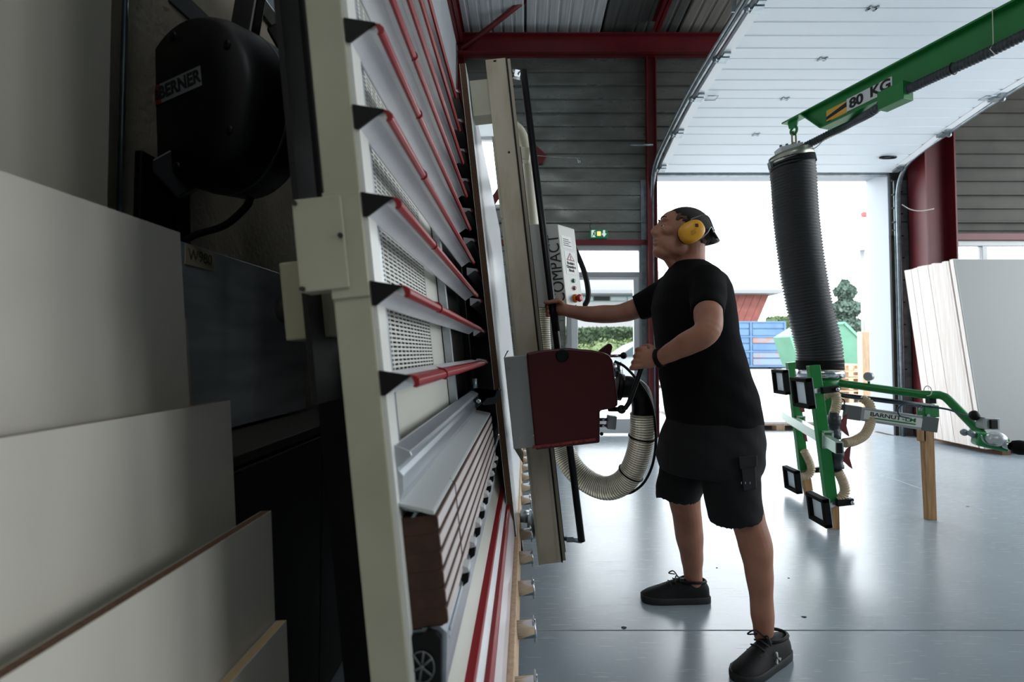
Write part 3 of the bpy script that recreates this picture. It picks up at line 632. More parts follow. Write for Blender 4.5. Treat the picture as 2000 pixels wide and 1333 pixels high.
# knob lever
lv = MB().tube([P(1192, 696, 2.30), P(1212, 695, 2.28)], 0.007, 10).build('knob_rod', chrome, sc); MB().ball(P(1218, 695, 2.28), 0.0155).build('ball_knob', black, lv)
# lever handle held in the near hand
lp = [P(1190, 800, 2.16), P(1206, 800, 2.12), P(1222, 797, 2.06), P(1228, 788, 2.05), P(1244, 745, 2.03), P(1262, 690, 2.01), P(1265, 682, 2.01)]
MB().tube(lp, 0.0095, 12).ball(P(1214, 800, 2.09), 0.018).build('lever', blackm, sc)
# adjuster under the nose of the housing
adj = MB().obox(P(1194, 825, 2.2), (1, 0, -0.11), (0, 1, 0), (0.11, 0, 1), 0.018, 0.025, 0.028).build('adjuster_block', frame_grey, sc, 0.003)
for dy in (0, 12): MB().tube([P(1171, 820 + dy, 2.2), P(1186, 820 + dy, 2.2)], 0.007, 10).build('adjuster_rod', chrome, adj)
MB().ball(P(1175, 848, 2.2), 0.008).build('small_knob', black, sc)
# dust outlet elbow, clear corrugated hose looping down, thin cable
MB().tube([P(1203, 755, 2.28), P(1215, 757, 2.28)], 0.060, 20).build('outlet_collar', black, sc)
MB().tube(bez([P(1212, 756, 2.28), P(1232, 757, 2.28), P(1249, 768, 2.28), P(1255, 792, 2.28), P(1255, 815, 2.28)], 24), 0.0485, 20).build('elbow', black, sc)
MB().tube([P(1201, 708, 2.34), P(1204, 736, 2.34)], 0.032, 14).build('coupling', chrome, sc)
hosem = mat('clear_hose', '#f1e8d2', 0.35, trans=0.45)
hpath = [P(1255, 808, 2.28), P(1254, 850, 2.29), P(1243, 900, 2.32), P(1222, 938, 2.36), P(1190, 954, 2.40), P(1155, 945, 2.44), P(1122, 918, 2.47), P(1100, 880, 2.5), P(1085, 830, 2.5), P(1072, 760, 2.5), P(1065, 690, 2.5), P(1062, 640, 2.5), P(1062, 595, 2.5)]
hq = bez(hpath, 120)
rad = 0.052
def hr(i): return 0.052 - 0.022 * max(0.0, min(1.0, (i - 62) / 22.0))
q = resample(hq, 0.0026); tot = len(q); rr = []; helix = []
for i in range(tot):
    t = i / tot; r = 0.0525 - 0.024 * max(0.0, min(1.0, (t - 0.60) / 0.15))
    rr.append(r + (0.0, 0.0018, 0.0030, 0.0018)[i % 4])
MB().tube(q, rr, 24).build('corrugated_hose', hosem, sc)
hel = MB()
for i in range(0, tot, 4):
    d = (q[min(i + 1, tot - 1)] - q[max(i - 1, 0)]).normalized(); u = (Vector((0, 1, 0)) - d * d.y).normalized(); w = d.cross(u); r = rr[i] + 0.0006
    hel.tube([q[i] + (u * math.cos(a * PI / 10) + w * math.sin(a * PI / 10)) * r for a in range(20)], 0.0016, 4, closed=True)
hel.build('hose_spiral', mat('spiral_brown', '#3b3328', 0.5), sc)
for i in (int(tot * 0.075), int(tot * 0.20)):
    d = (q[i + 1] - q[i]).normalized(); u = (Vector((0, 1, 0)) - d * d.y).normalized(); w = d.cross(u)
    MB().tube([q[i] + (u * math.cos(a * PI / 12) + w * math.sin(a * PI / 12)) * (rr[i] + 0.003) for a in range(24)], 0.004, 6, closed=True).build('hose_tie', black, sc)
MB().tube(bez([P(1200, 706, 2.26), P(1222, 718, 2.25), P(1250, 750, 2.23), P(1272, 790, 2.24), P(1281, 850, 2.25), P(1276, 902, 2.27), P(1260, 940, 2.30), P(1238, 960, 2.34), P(1218, 966, 2.36)], 56), 0.006, 8).build('power_cable', black, sc)
for px, py in ((1250, 790), (1252, 804)): pass
# guide roller block at the bottom behind the beam
MB().tube([P(1016, 1008, 2.5), P(1032, 1010, 2.5)], 0.03, 14).tube([P(1030, 1025, 2.5), P(1046, 1026, 2.5)], 0.06, 16).build('lower_guide', galv, sc)

# ================================================================== LEFT FOREGROUND: panels, reel, shade block
def panel(name, label, topX, topZ, floorX, y0, y1, th, m, edge, zb=0.0, top_edge=None):
    e = empty(name, (floorX, (y0 + y1) / 2, zb), label, 'board', 'boards leaning beside the saw')
    d = Vector((topX - floorX, 0, topZ - zb)); nn = Vector((d.z, 0, -d.x)).normalized()
    def bx(o0, o1, z0=0.0):
        a = Vector((floorX, 0, zb)); b = a + d
        return [a + nn * o0 + Vector((0, y0, 0)), a + nn * o1 + Vector((0, y0, 0)), a + nn * o1 + Vector((0, y1, 0)), a + nn * o0 + Vector((0, y1, 0)),
                b + nn * o0 + Vector((0, y0, 0)), b + nn * o1 + Vector((0, y0, 0)), b + nn * o1 + Vector((0, y1, 0)), b + nn * o0 + Vector((0, y1, 0))]
    MB().hexa(bx(-th + 0.0012, -0.0012)).build('core', edge, e)
    MB().hexa(bx(-0.0012, 0)).build('front_face', m, e)
    MB().hexa(bx(-th, -th + 0.0012)).build('back_face', m, e)
    return e
pm = mat('grey_melamine', '#c6c1b5', 0.32, col2='#beb9ad', scale=3)
panel('storage_panel', 'tall beige panel standing upright behind the leaning boards', -0.862, 2.42, -0.840, -1.1, 1.035, 0.03, mat('panel_beige', '#b8b3a4', 0.45), black)
panel('leaning_board', 'tall pale board with a sloping top edge below the hose reel', -0.700, 1.362, -0.590, -1.1, 1.03, 0.02, pm, mat('pale_edge', '#b3a68f', 0.6))
panel('leaning_board', 'pale board whose end shows just behind the tallest leaning board', -0.7215, 1.19, -0.6135, -1.1, 1.09, 0.02, pm, mat('pale_edge', '#b3a68f', 0.6))
panel('leaning_board', 'pale board with a thin chipped top edge at middle height', -0.597, 1.022, -0.530, -1.1, 1.04, 0.020, pm, chip)
panel('leaning_board', 'low pale board with a broad brown top edge', -0.508, 0.803, -0.465, -1.1, 1.035, 0.020, pm, chip)
panel('leaning_board', 'lowest small board with a pale wooden top edge at the bottom', -0.474, 0.588, -0.440, -1.1, 1.035, 0.020, pm, mat('lightwood_edge', '#b59c78', 0.6))
# dowel hole, chipped corner
# galvanised sheet on the wall and an added black block for the shade under it
ms = empty('metal_sheet', (-0.85, 1.5, 0.885), 'brushed grey metal sheet on the concrete wall behind the boards', 'metal sheet')
MB().prism([(-0.885, 1.06, 0.895), (-0.885, 2.04, 0.895), (-0.885, 2.04, 1.16), (-0.885, 1.90, 1.40), (-0.885, 1.06, 1.40)], (0.015, 0, 0)).build('sheet', mat('dull_zinc', '#a3a8ab', 0.4, 0.1, col2='#83898d', scale=5, rvar=0.1, stretch=(1, 0.5, 3)), ms, 0.002)
tl = MB().box(-0.8695, -0.868, 1.30, 1.42, 1.345, 1.395).build('paper_label', mat('old_label', '#a59a80', 0.7), ms)
text('label_text', 'W980', mat('label_ink', '#4b4538', 0.8), tl, (-0.8675, 1.36, 1.372), (0, 1, 0), (0, 0, 1), 0.04)
MB().box(-0.929, -0.885, 1.07, 1.9, 0.905, 1.39).build('sheet_batten', blackm, ms)
dc = empty('shade_block', (-0.75, 1.6, 0), 'added black block standing for the shade between the boards and saw', 'shade block')
MB().box(-0.90, -0.66, 1.13, 2.25, 0.0, 0.86).build('shade_body', mat('shade_black', '#1a1713', 0.7), dc, 0.004)
MB().box(-0.91, -0.655, 1.125, 2.26, 0.86, 0.885).build('shade_top', mat('shade_brown', '#2a261f', 0.6), dc, 0.003)
for yy in (1.135, 1.66): MB().box(-0.662, -0.652, yy, yy + 0.52, 0.05, 0.85).build('shade_front', mat('shade_black', '#1a1713', 0.7), dc, 0.003)
# hose reel
RY = 1.32; rc = P(446, 222, RY)
hrl = empty('hose_reel', rc, 'big round black hose reel hanging on the concrete wall', 'hose reel')
R0 = 0.195
ax = Vector((-0.38, -0.92, -0.06)).normalized()
uu = Vector((0, 0, 1)); uu = (uu - ax * uu.dot(ax)).normalized(); vv = ax.cross(uu)
reelm = mat('reel_black', '#060607', 0.45, spec=0.3, bump=0.05, bscale=30)
dr = MB().lathe([(0.10, -0.105), (R0 * 0.94, -0.10), (R0 * 1.06, -0.075), (R0 * 1.08, -0.01), (R0 * 1.08, 0.01), (R0 * 1.06, 0.065), (R0 * 1.01, 0.090), (R0 * 0.95, 0.104), (0.06, 0.106)], rc, ax, 56).build('drum_housing', reelm, hrl)
MB().lathe([(R0 * 1.085, -0.004), (R0 * 1.085, 0.004)], rc, ax, 56).build('housing_seam', mat('seam_grey', '#2c2f33', 0.35), hrl)
for k in range(5):
    a = 0.3 + k * 2 * PI / 5; MB().lathe([(0.012, 0), (0.012, 0.006), (0.006, 0.008)], rc + ax * 0.10 + (uu * math.cos(a) + vv * math.sin(a)) * R0 * 0.86, ax, 12).build('housing_screw', black, dr)
# printed badge
bc = rc + ax * 0.1062 + uu * 0.055 - vv * 0.055 * 0.0 + (-vv) * 0.0
sgn = 1 if vv.dot(Vector((0, 1, 0))) > 0 else -1
rt = vv * sgn; rt = rt if rt.dot(Vector((1, 0.3, 0))) > 0 else -rt
rt = (rt + uu * 0.10).normalized(); uq = ax.cross(rt); uq = uq if uq.z > 0 else -uq
bc = rc + ax * 0.1065 + uu * 0.038 - rt * 0.038
bg_ = MB().obox(bc + rt * 0.012, rt, uq, ax, 0.074, 0.024, 0.0008).build('badge', mat('badge_grey', '#6a6b6c', 0.5), dr)
MB().obox(bc - rt * 0.078, rt, uq, ax, 0.016, 0.024, 0.0008).build('badge_red', mat('badge_red', '#6d1512', 0.5), dr)
text('badge_lettering', 'BERNER', mat('black_ink', '#141414', 0.6), dr, bc + rt * 0.008 + ax * 0.0015, rt, uq, 0.043, bold=0.0012)
text('badge_mark', 'B', mat('black_ink', '#141414', 0.6), dr, bc - rt * 0.078 + ax * 0.0015, rt, uq, 0.036, bold=0.001)
# bracket and swivel arm
bk = MB().bar(rc + Vector((0.02, 0.02, R0 * 0.9)), P(500, -60, 1.36), (0, 1, 0), 0.03, 0.022).build('top_arm', blackm, hrl, 0.006)
MB().bar(P(540, 60, 1.40), P(612, 190, 1.40), (0, 1, 0), 0.02, 0.03).build('side_arm', blackm, hrl, 0.008)
MB().tube([P(590, 90, 1.36), P(605, 230, 1.36)], 0.024, 14).build('inlet_coupling', black, hrl)
MB().box(-0.929, -0.91, 1.20, 1.32, 1.42, 1.60).build('wall_plate', blackm, hrl, 0.004)
MB().bar((-0.915, 1.27, 1.54), rc - ax * 0.1, (0, 0, 1), 0.03, 0.05).build('wall_arm', blackm, hrl, 0.004)
MB().tube([P(356, 375, 1.33), P(356, 478, 1.34)], 0.018, 12).build('hose_drop', rubber, hrl)
MB().tube(bez([P(490, 385, RY), P(480, 405, RY), P(440, 440, RY), P(385, 458, RY), P(362, 470, RY)], 20), 0.009, 10).build('outlet_hose', rubber, hrl)
# steel conduits and rails along the wall at the top left
cr = empty('wall_rail', (XL + 0.02, 2.0, 2.3), 'pale steel rail fixed high along the concrete wall above the hose reel', 'rail')
MB().box(XL + 0.012, XL + 0.06, 1.2, 3.6, 2.30, 2.34).build('rail_body', galv, cr, 0.004)
MB().box(XL + 0.0, XL + 0.05, 1.2, 3.6, 2.40, 2.45).build('rail_lip', galv, cr, 0.004)
for y in (1.4, 2.2, 3.0): MB().box(XL - 0.005, XL + 0.03, y, y + 0.05, 2.27, 2.48).build('rail_bracket', galv, cr)
br2 = empty('wall_strut', (XL + 0.03, 1.25, 2.1), 'dark diagonal strut on the concrete wall left of the hose reel', 'strut')
MB().bar(P(320, -20, 1.30), P(425, 75, 1.52), (1, 0, 0), 0.03, 0.015).build('strut_bar', mat('strut_grey', '#3c3f43', 0.4, 0.5), br2, 0.003)
MB().bar(P(312, -20, 1.31), P(418, 78, 1.53), (1, 0, 0), 0.012, 0.02).build('strut_flange', mat('strut_grey', '#3c3f43', 0.4, 0.5), br2)
cn = empty('conduit', (XL + 0.01, 1.125, 1.41), 'thin grey conduit pipe beside the tall beige panel', 'pipe')
MB().tube([(XL + 0.03, 1.125, 1.41), (XL + 0.03, 1.125, 3.0)], 0.006, 8).build('pipe', galv, cn)
MB().box(XL, XL + 0.035, 1.112, 1.138, 2.02, 2.04).build('clip', galv, cn)
# ================================================================== CRANE BOOM
cbm = empty('crane_boom', (2.2, 2.4, 2.62), 'green crane boom marked 80 KG hanging in from the upper right', 'crane')
T0 = P(1600, 236, 3.42); T1 = P(2075, 22, 2.22)
T0 = Vector((T0.x, T0.y, 2.70)); dirb = Vector((P(2000, 40, 2.36).x - T0.x, 2.36 - T0.y, 0)).normalized()
E1 = T0 + dirb * 1.75; sdb = Vector((dirb.y, -dirb.x, 0)); sdb = sdb if sdb.y < 0 else -sdb   # side facing the camera
hgt = 0.165
def bpnt(u, s, z): return T0 + dirb * u + sdb * s + Vector((0, 0, z))
gm = green
MB().prism([bpnt(-0.10, -0.003, hgt / 2 - 0.012), bpnt(0.04, -0.003, -hgt / 2 + 0.006), bpnt(1.75, -0.003, -hgt / 2 + 0.006), bpnt(1.75, -0.003, hgt / 2 - 0.004), bpnt(-0.10, -0.003, hgt / 2 - 0.004)], sdb * 0.006).build('web', gm, cbm)
MB().hexa([bpnt(-0.28, -0.04, hgt / 2 - 0.004), bpnt(1.75, -0.04, hgt / 2 - 0.004), bpnt(1.75, 0.04, hgt / 2 - 0.004), bpnt(-0.28, 0.04, hgt / 2 - 0.004),
           bpnt(-0.28, -0.04, hgt / 2 + 0.006), bpnt(1.75, -0.04, hgt / 2 + 0.006), bpnt(1.75, 0.04, hgt / 2 + 0.006), bpnt(-0.28, 0.04, hgt / 2 + 0.006)]).build('top_flange', gm, cbm)
MB().hexa([bpnt(0.04, -0.04, -hgt / 2 - 0.004), bpnt(1.75, -0.04, -hgt / 2 - 0.004), bpnt(1.75, 0.04, -hgt / 2 - 0.004), bpnt(0.04, 0.04, -hgt / 2 - 0.004),
           bpnt(0.04, -0.04, -hgt / 2 + 0.006), bpnt(1.75, -0.04, -hgt / 2 + 0.006), bpnt(1.75, 0.04, -hgt / 2 + 0.006), bpnt(0.04, 0.04, -hgt / 2 + 0.006)]).build('bottom_flange', gm, cbm)
MB().hexa([bpnt(-0.12, -0.04, hgt / 2 - 0.004), bpnt(-0.11, -0.04, hgt / 2 - 0.004), bpnt(-0.11, 0.04, hgt / 2 - 0.004), bpnt(-0.12, 0.04, hgt / 2 - 0.004),
           bpnt(0.035, -0.04, -hgt / 2), bpnt(0.045, -0.04, -hgt / 2), bpnt(0.045, 0.04, -hgt / 2), bpnt(0.035, 0.04, -hgt / 2)]).build('end_plate', gm, cbm)
# lug with a round eye
eye = bpnt(-0.21, 0, hgt / 2 - 0.075); lg = MB()
lg.tube([eye + dirb * 0.026 * math.cos(a * PI / 10) + Vector((0, 0, 0.026 * math.sin(a * PI / 10))) for a in range(20)], 0.010, 8, closed=True)
lg.prism([eye + dirb * -0.034 + Vector((0, 0, 0.024)), eye + dirb * 0.034 + Vector((0, 0, 0.024)), eye + dirb * 0.045 + Vector((0, 0, 0.072)), eye - dirb * 0.045 + Vector((0, 0, 0.072))], sdb * 0.010)
lg.build('lifting_lug', gm, cbm)
def bplate(u0, u1, z0, z1, name, m, par, lift=0.0045, sh=0.0):
    return MB().prism([bpnt(u0, 0.003, z0), bpnt(u1, 0.003, z0), bpnt(u1 + sh, 0.003, z1), bpnt(u0 + sh, 0.003, z1)], sdb * lift).build(name, m, par)
web = cbm
wp = bplate(0.21, 0.50, -0.045, 0.035, 'load_plate', mat('plate_white', '#d4d6d8', 0.4), cbm, 0.004)
rgt = dirb
text('load_number', '80', ink, wp, bpnt(0.275, 0.0085, -0.008), rgt, (0, 0, 1), 0.085, bold=0.003, wide=1.1)
text('load_unit', 'KG', ink, wp, bpnt(0.43, 0.0085, -0.002), rgt, (0, 0, 1), 0.085, bold=0.003, wide=1.1)
hz = bplate(0.06, 0.21, -0.05, 0.028, 'hazard_sticker', mat('hazard_yellow', '#d9a640', 0.5), cbm, 0.002)
MB().prism([bpnt(0.06, 0.0052, -0.034), bpnt(0.06, 0.0052, -0.014), bpnt(0.21, 0.0052, 0.020), bpnt(0.21, 0.0052, -0.010)], sdb * 0.0012).build('hazard_stripe', ink, hz)
MB().prism([bpnt(0.06, 0.0052, -0.05), bpnt(0.06, 0.0052, -0.046), bpnt(0.10, 0.0052, -0.045), bpnt(0.09, 0.0052, -0.05)], sdb * 0.0012).build('hazard_stripe', ink, hz)
# hose box under the boom, hose, cable ties, cord
hb = MB().hexa([bpnt(0.47, 0.01, -hgt / 2 - 0.085), bpnt(0.62, 0.01, -hgt / 2 - 0.085), bpnt(0.62, 0.09, -hgt / 2 - 0.085), bpnt(0.47, 0.09, -hgt / 2 - 0.085), bpnt(0.47, 0.01, -hgt / 2 + 0.02), bpnt(0.62, 0.01, -hgt / 2 + 0.02), bpnt(0.62, 0.09, -hgt / 2 + 0.02), bpnt(0.47, 0.09, -hgt / 2 + 0.02)]).build('hose_guide', gm, cbm, 0.003)
hdark = mat('grey_rubber_hose', '#3a4046', 0.45)
cap_top = P(1556, 286, 3.66)
hp1 = bez([P(1573, 285, 3.60), P(1600, 272, 3.52), P(1650, 246, 3.36), bpnt(0.40, 0.05, -hgt / 2 - 0.06), bpnt(0.50, 0.05, -hgt / 2 - 0.035), bpnt(0.7, 0.055, -hgt / 2 - 0.03), bpnt(1.0, 0.055, -hgt / 2 - 0.035), bpnt(1.35, 0.055, -hgt / 2 - 0.028), bpnt(1.75, 0.055, -hgt / 2 - 0.03)], 80)
ribbed(MB(), hp1, 0.024, 0.016, 0.007, 16).build('air_hose', hdark, cbm)
for u in (0.85, 1.22):
    MB().tube([bpnt(u, 0.055 + 0.03 * math.cos(a * PI / 8), -hgt / 2 - 0.033 + 0.03 * math.sin(a * PI / 8)) for a in range(16)], 0.003, 6, closed=True).build('cable_tie', black, cbm)
MB().tube([bpnt(1.02, -0.042, hgt / 2 + 0.008), bpnt(1.02, 0.044, hgt / 2 + 0.008), bpnt(1.02, 0.046, -hgt / 2), bpnt(1.03, 0.09, -hgt / 2 - 0.04), bpnt(1.04, 0.07, -hgt / 2 - 0.07)], 0.0022, 6).build('tie_cord', mat('cord_white', '#d8d6c8', 0.7), cbm)
MB().tube(bez([P(1560, 292, 3.60), P(1590, 290, 3.54), P(1612, 272, 3.48), P(1650, 255, 3.36), P(1700, 226, 3.2), bpnt(0.52, 0.06, -hgt / 2 - 0.06)], 30), 0.004, 6).build('air_line', mat('cord_white', '#d8d6c8', 0.7), cbm)
MB().tube([bpnt(1.0, 0, hgt / 2 + 0.006), bpnt(1.0, 0, hgt / 2 + 0.05)], 0.03, 10).build('trolley_pin', galv, cbm) if False else None
# boom column carrying it (outside the frame on the right)
E2 = bpnt(1.75, 0, 0)
MB().tube([(E2.x, E2.y, 0), (E2.x, E2.y, 2.95)], 0.09, 24).build('column', gm, cbm)
MB().lathe([(0.18, 0), (0.18, 0.02)], (E2.x, E2.y, 0), (0, 0, 1), 24).build('column_base', gm, cbm)

# ================================================================== VACUUM LIFTER
vl = empty('vacuum_lifter', G(1628, 1033), 'green vacuum lifter with a black bellows tube and four suction pads', 'vacuum lifter')
lk = eye - Vector((0, 0, 0.060))
ck = MB(); ck.tube([lk + sdb * (0.018 * math.cos(a * PI / 12)) + Vector((0, 0, 0.042 * math.sin(a * PI / 12) + (0.012 if a < 12 else -0.012))) for a in range(24)], 0.0065, 8, closed=True)
ck.build('chain_link', mat('link_brass', '#7d7c62', 0.35, 0.8), vl)
bell = [P(1546, 312, 3.66), P(1550, 360, 3.66), P(1554, 420, 3.66), P(1562, 490, 3.66), P(1573, 560, 3.66), P(1585, 620, 3.66), P(1597, 670, 3.66), P(1601, 705, 3.66), P(1601, 722, 3.66)]
bq = bez(bell, 64)
ribbed(MB(), bq, 0.146, 0.022, 0.012, 40).build('bellows_tube', mat('bellows_black', '#1d1f22', 0.5), vl)
c0 = bq[0]; ta = (bq[0] - bq[3]).normalized(); ta = (ta + Vector((-0.16, 0, 0))).normalized()
ct = MB().lathe([(0.15, -0.035), (0.150, 0.02), (0.146, 0.045), (0.0, 0.048)], c0, ta, 36).build('tube_cap', mat('cap_steel', '#a9ab9e', 0.3, 0.8), vl)
MB().lathe([(0.152, -0.06), (0.152, -0.01)], c0, ta, 36, cap=False).build('cap_band', rubber, ct)
rr_ = (Vector((1, 0, 0)) - ta * ta.x).normalized()
MB().obox(c0 + ta * 0.07, rr_, (0, 1, 0), ta, 0.085, 0.05, 0.028).build('swivel_block', mat('block_white', '#cfd4d8', 0.35), ct, 0.006)
for k in range(4):
    MB().lathe([(0.009, 0), (0.009, 0.016), (0.005, 0.018)], c0 + ta * 0.095 + rr_ * (-0.07 + 0.045 * k) + Vector((0, -0.03, 0)), ta, 10).build('cap_bolt', mat('bolt_dark', '#5f6664', 0.35, 0.8), ct)
MB().bar(c0 + ta * 0.09, lk - Vector((0, 0, 0.035)), (0, 1, 0), 0.012, 0.016).build('swivel_eye', galv, ct)
MB().tube([P(1562, 292, 3.62), P(1578, 283, 3.60)], 0.024, 14).build('brass_fitting', mat('copper', '#8d5a3c', 0.4, 0.6), ct)
MB().obox(c0 - rr_ * 0.155 - ta * 0.01, rr_, (0, 1, 0), ta, 0.014, 0.02, 0.025).build('band_latch', galv, ct)
cbt = bq[-1]
MB().lathe([(0.152, -0.03), (0.152, 0.035)], cbt + Vector((0, 0, 0.03)), (0, 0, 1), 36, cap=False).build('lower_band', rubber, vl)
lb = MB().lathe([(0.154, 0.0), (0.156, 0.03), (0.156, 0.05)], cbt + Vector((0, 0, -0.055)), (0.03, 0, 1), 36).build('clamp_ring', chrome, vl)
MB().lathe([(0.13, 0), (0.13, 0.09)], cbt + Vector((0, 0, -0.14)), (0, 0, 1), 30).build('suction_housing', gm, vl)
# two leaning posts with suction pads, wooden feet
nrx = None
pads = []
for (tp, bt, ft, Y, pa, pb_) in (((1588, 714), (1624, 990), (1628, 1033), 3.29, (1567, 767), (1599, 995)), ((1545, 708), (1570, 926), (1575, 965), 4.05, (1525, 746), (1547, 937))):
    a, b = P(tp[0], tp[1], Y), P(bt[0], bt[1], Y); d = (a - b).normalized(); nr = Vector((d.z, 0, -d.x))
    MB().bar(b, a, (0, 1, 0), 0.035, 0.022).build('post', gm, vl, 0.003)
    ft_ = G(ft[0], ft[1]); ft_.y = Y
    MB().hexa([ft_ + Vector((-0.028, -0.022, 0)), ft_ + Vector((0.028, -0.022, 0)), ft_ + Vector((0.028, 0.022, 0)), ft_ + Vector((-0.028, 0.022, 0)),
               b + Vector((-0.028, -0.0235, 0.03)), b + Vector((0.036, -0.0235, 0.03)), b + Vector((0.036, 0.0235, 0.03)), b + Vector((-0.028, 0.0235, 0.03))]).build('wooden_foot', beech, vl, 0.002)
    for q_, hh in ((pa, 0.095), (pb_, 0.088)):
        c = P(q_[0], q_[1], Y - 0.02); n2 = (nr + Vector((0, 0, 0.03))).normalized(); u2 = d; s2 = Vector((0, 1, 0))
        pd = MB()
        for dy, dz, hy, hz_ in ((-0.085, 0, 0.012, hh), (0.085, 0, 0.012, hh), (0, hh - 0.012, 0.097, 0.012), (0, -hh + 0.012, 0.097, 0.012)):
            pd.obox(c + s2 * dy + u2 * dz, n2, s2, u2, 0.022, hy, hz_)
        pad = pd.build('suction_pad', rubber, vl, 0.003)
        MB().obox(c + n2 * 0.012, n2, s2, u2, 0.006, 0.075, hh - 0.02).build('pad_plate', mat('pad_white', '#dfe6ec', 0.35), pad)
        MB().obox(c + n2 * 0.022, n2, s2, u2, 0.003, 0.097, hh).build('pad_frame', alu, pad)
        pz = b + d * max(0.03, (c - b).dot(d))
        MB().bar(c + n2 * 0.02, pz + nr * 0.03, u2, 0.02, 0.016).build('pad_arm', galv, vl, 0.003)
        MB().bar(pz + nr * 0.015 + Vector((0, -0.03, 0)), pz + nr * 0.12 + Vector((0, -0.03, 0)), u2, 0.018, 0.02).build('pad_clamp', black, vl, 0.003)
        MB().lathe([(0.012, 0), (0.012, 0.014), (0.004, 0.016)], pz + nr * 0.10 + Vector((0, -0.052, 0.0)), (0, -1, 0), 10).build('clamp_screw', chrome, vl)
# cross bar
ca, cb_ = P(1532, 812, 4.42), P(1640, 876, 3.02)
MB().bar(ca, cb_, (0, 0, 1), 0.022, 0.034).build('cross_bar', greenl, vl, 0.002)
MB().obox(cb_, cb_ - ca, (1, 0, 0), (0, 0, 1), 0.004, 0.019, 0.03).build('bar_cap', black, vl)
for px, py, Y in ((1612, 858, 3.29), (1561, 826, 4.05)):
    c = P(px, py, Y); m_ = MB()
    for dx, dz, hx, hz_ in ((-0.03, 0, 0.006, 0.055), (0.03, 0, 0.006, 0.055), (0, 0.05, 0.036, 0.006), (0, -0.05, 0.036, 0.006)): m_.box(c.x + dx - hx, c.x + dx + hx, Y - 0.03, Y + 0.03, c.z + dz - hz_, c.z + dz + hz_)
    m_.build('bar_clamp', greenl, vl, 0.002)
# green mounting column below the tube and the long arm
MB().bar(P(1618, 735, 3.62), P(1622, 835, 3.62), (0, 1, 0), 0.05, 0.03).build('mount_plate', gm, vl, 0.003)
MB().bar(P(1592, 740, 3.70), P(1600, 840, 3.75), (0, 1, 0), 0.02, 0.02).build('mount_rod', gm, vl)
am = bez([P(1618, 746, 3.60), P(1720, 760, 3.45), P(1800, 771, 3.34)], 10) + [P(1835, 772, 3.29), P(1846, 776, 3.27), P(1855, 784, 3.24), P(1900, 830, 3.05), P(1934, 866, 2.92)]
MB().tube(am, 0.026, 14).build('handle_arm', gm, vl)
MB().tube([P(1698, 758, 3.48), P(1697, 745, 3.48)], 0.008, 8).build('gauge_stem', gm, vl)
MB().lathe([(0.028, 0), (0.030, 0.008), (0.026, 0.03), (0.026, 0.034)], P(1694, 736, 3.46), (0.9, 0.4, 0), 20).build('pressure_gauge', mat('gauge_grey', '#8c8f91', 0.4, 0.4), vl)
# second tube and valve box with the maker's plate
MB().tube([P(1640, 772, 3.60), P(1720, 782, 3.5), P(1825, 795, 3.38)], 0.017, 12).build('lower_arm', blackm, vl)
va, vb = P(1664, 806, 3.46), P(1812, 828, 3.34); vd = (vb - va).normalized(); vs = Vector((vd.y, -vd.x, 0)).normalized(); vs = vs if vs.y < 0 else -vs; vu = vs.cross(vd); vu = vu if vu.z > 0 else -vu
vbx = MB().obox((va + vb) / 2, vd, vs, vu, (vb - va).length / 2, 0.03, 0.045).build('valve_box', mat('box_silver', '#b9bcbd', 0.35, 0.4), vl, 0.003)
for c_ in (va, vb): MB().obox(c_, vd, vs, vu, 0.045, 0.032, 0.047).build('box_end', mat('box_end_grey', '#77797a', 0.4, 0.4), vbx, 0.002)
vc = (va + vb) / 2 + vs * 0.031 + vd * 0.0
MB().obox(vc + vd * 0.01, vd, vs, vu, 0.165, 0.0006, 0.030).build('maker_plate', paper, vbx)
text('maker_text', 'BARNUT', ink, vbx, vc - vd * 0.034 + vu * 0.009 + vs * 0.0015, vd, vu, 0.038, bold=0.0004, fit=0.175)
text('maker_text', '-LM', mat('letter_green', '#1f7a3a', 0.5), vbx, vc + vd * 0.100 + vu * 0.009 + vs * 0.0015, vd, vu, 0.038, bold=0.0004, fit=0.075)
MB().obox(vc + vd * 0.01 - vu * 0.015 + vs * 0.0008, vd, vs, vu, 0.13, 0.0006, 0.004).build('maker_stripe', mat('letter_green', '#1f7a3a', 0.5), vbx)
MB().obox(P(1812, 803, 3.36), (1, 0, 0), (0, 1, 0), (0, 0, 1), 0.05, 0.035, 0.038).build('end_bracket', gm, vl, 0.006)
for px, py in ((1797, 800), (1812, 812), (1822, 795)): MB().lathe([(0.010, 0), (0.010, 0.008)], P(px, py, 3.322), (0, -1, 0), 10).build('bracket_bolt', galv, vl)
MB().obox(P(1818, 783, 3.33), (1, 0, 0), (0, 1, 0), (0, 0, 1), 0.02, 0.02, 0.018).build('stop_block', black, vl)
MB().tube([P(1812, 764, 3.30) + Vector((0.0, 0.032 * math.cos(a * PI / 8), 0.032 * math.sin(a * PI / 8))) for a in range(16)], 0.003, 6, closed=True).build('tie_cord', mat('cord_white', '#d8d6c8', 0.7), vl)
lgp = G(1817, 1015); MB().hexa([lgp + Vector(q) for q in ((-0.03, -0.02, 0), (0.03, -0.02, 0), (0.03, 0.02, 0), (-0.03, 0.02, 0), (-0.045, -0.02, 0.68), (0.025, -0.02, 0.68), (0.025, 0.02, 0.68), (-0.045, 0.02, 0.68))]).build('wooden_leg', beech, vl, 0.002)
MB().box(lgp.x - 0.062, lgp.x - 0.030, lgp.y - 0.02, lgp.y + 0.02, 0.52, 0.68).build('leg_cleat', beech, vl, 0.002)
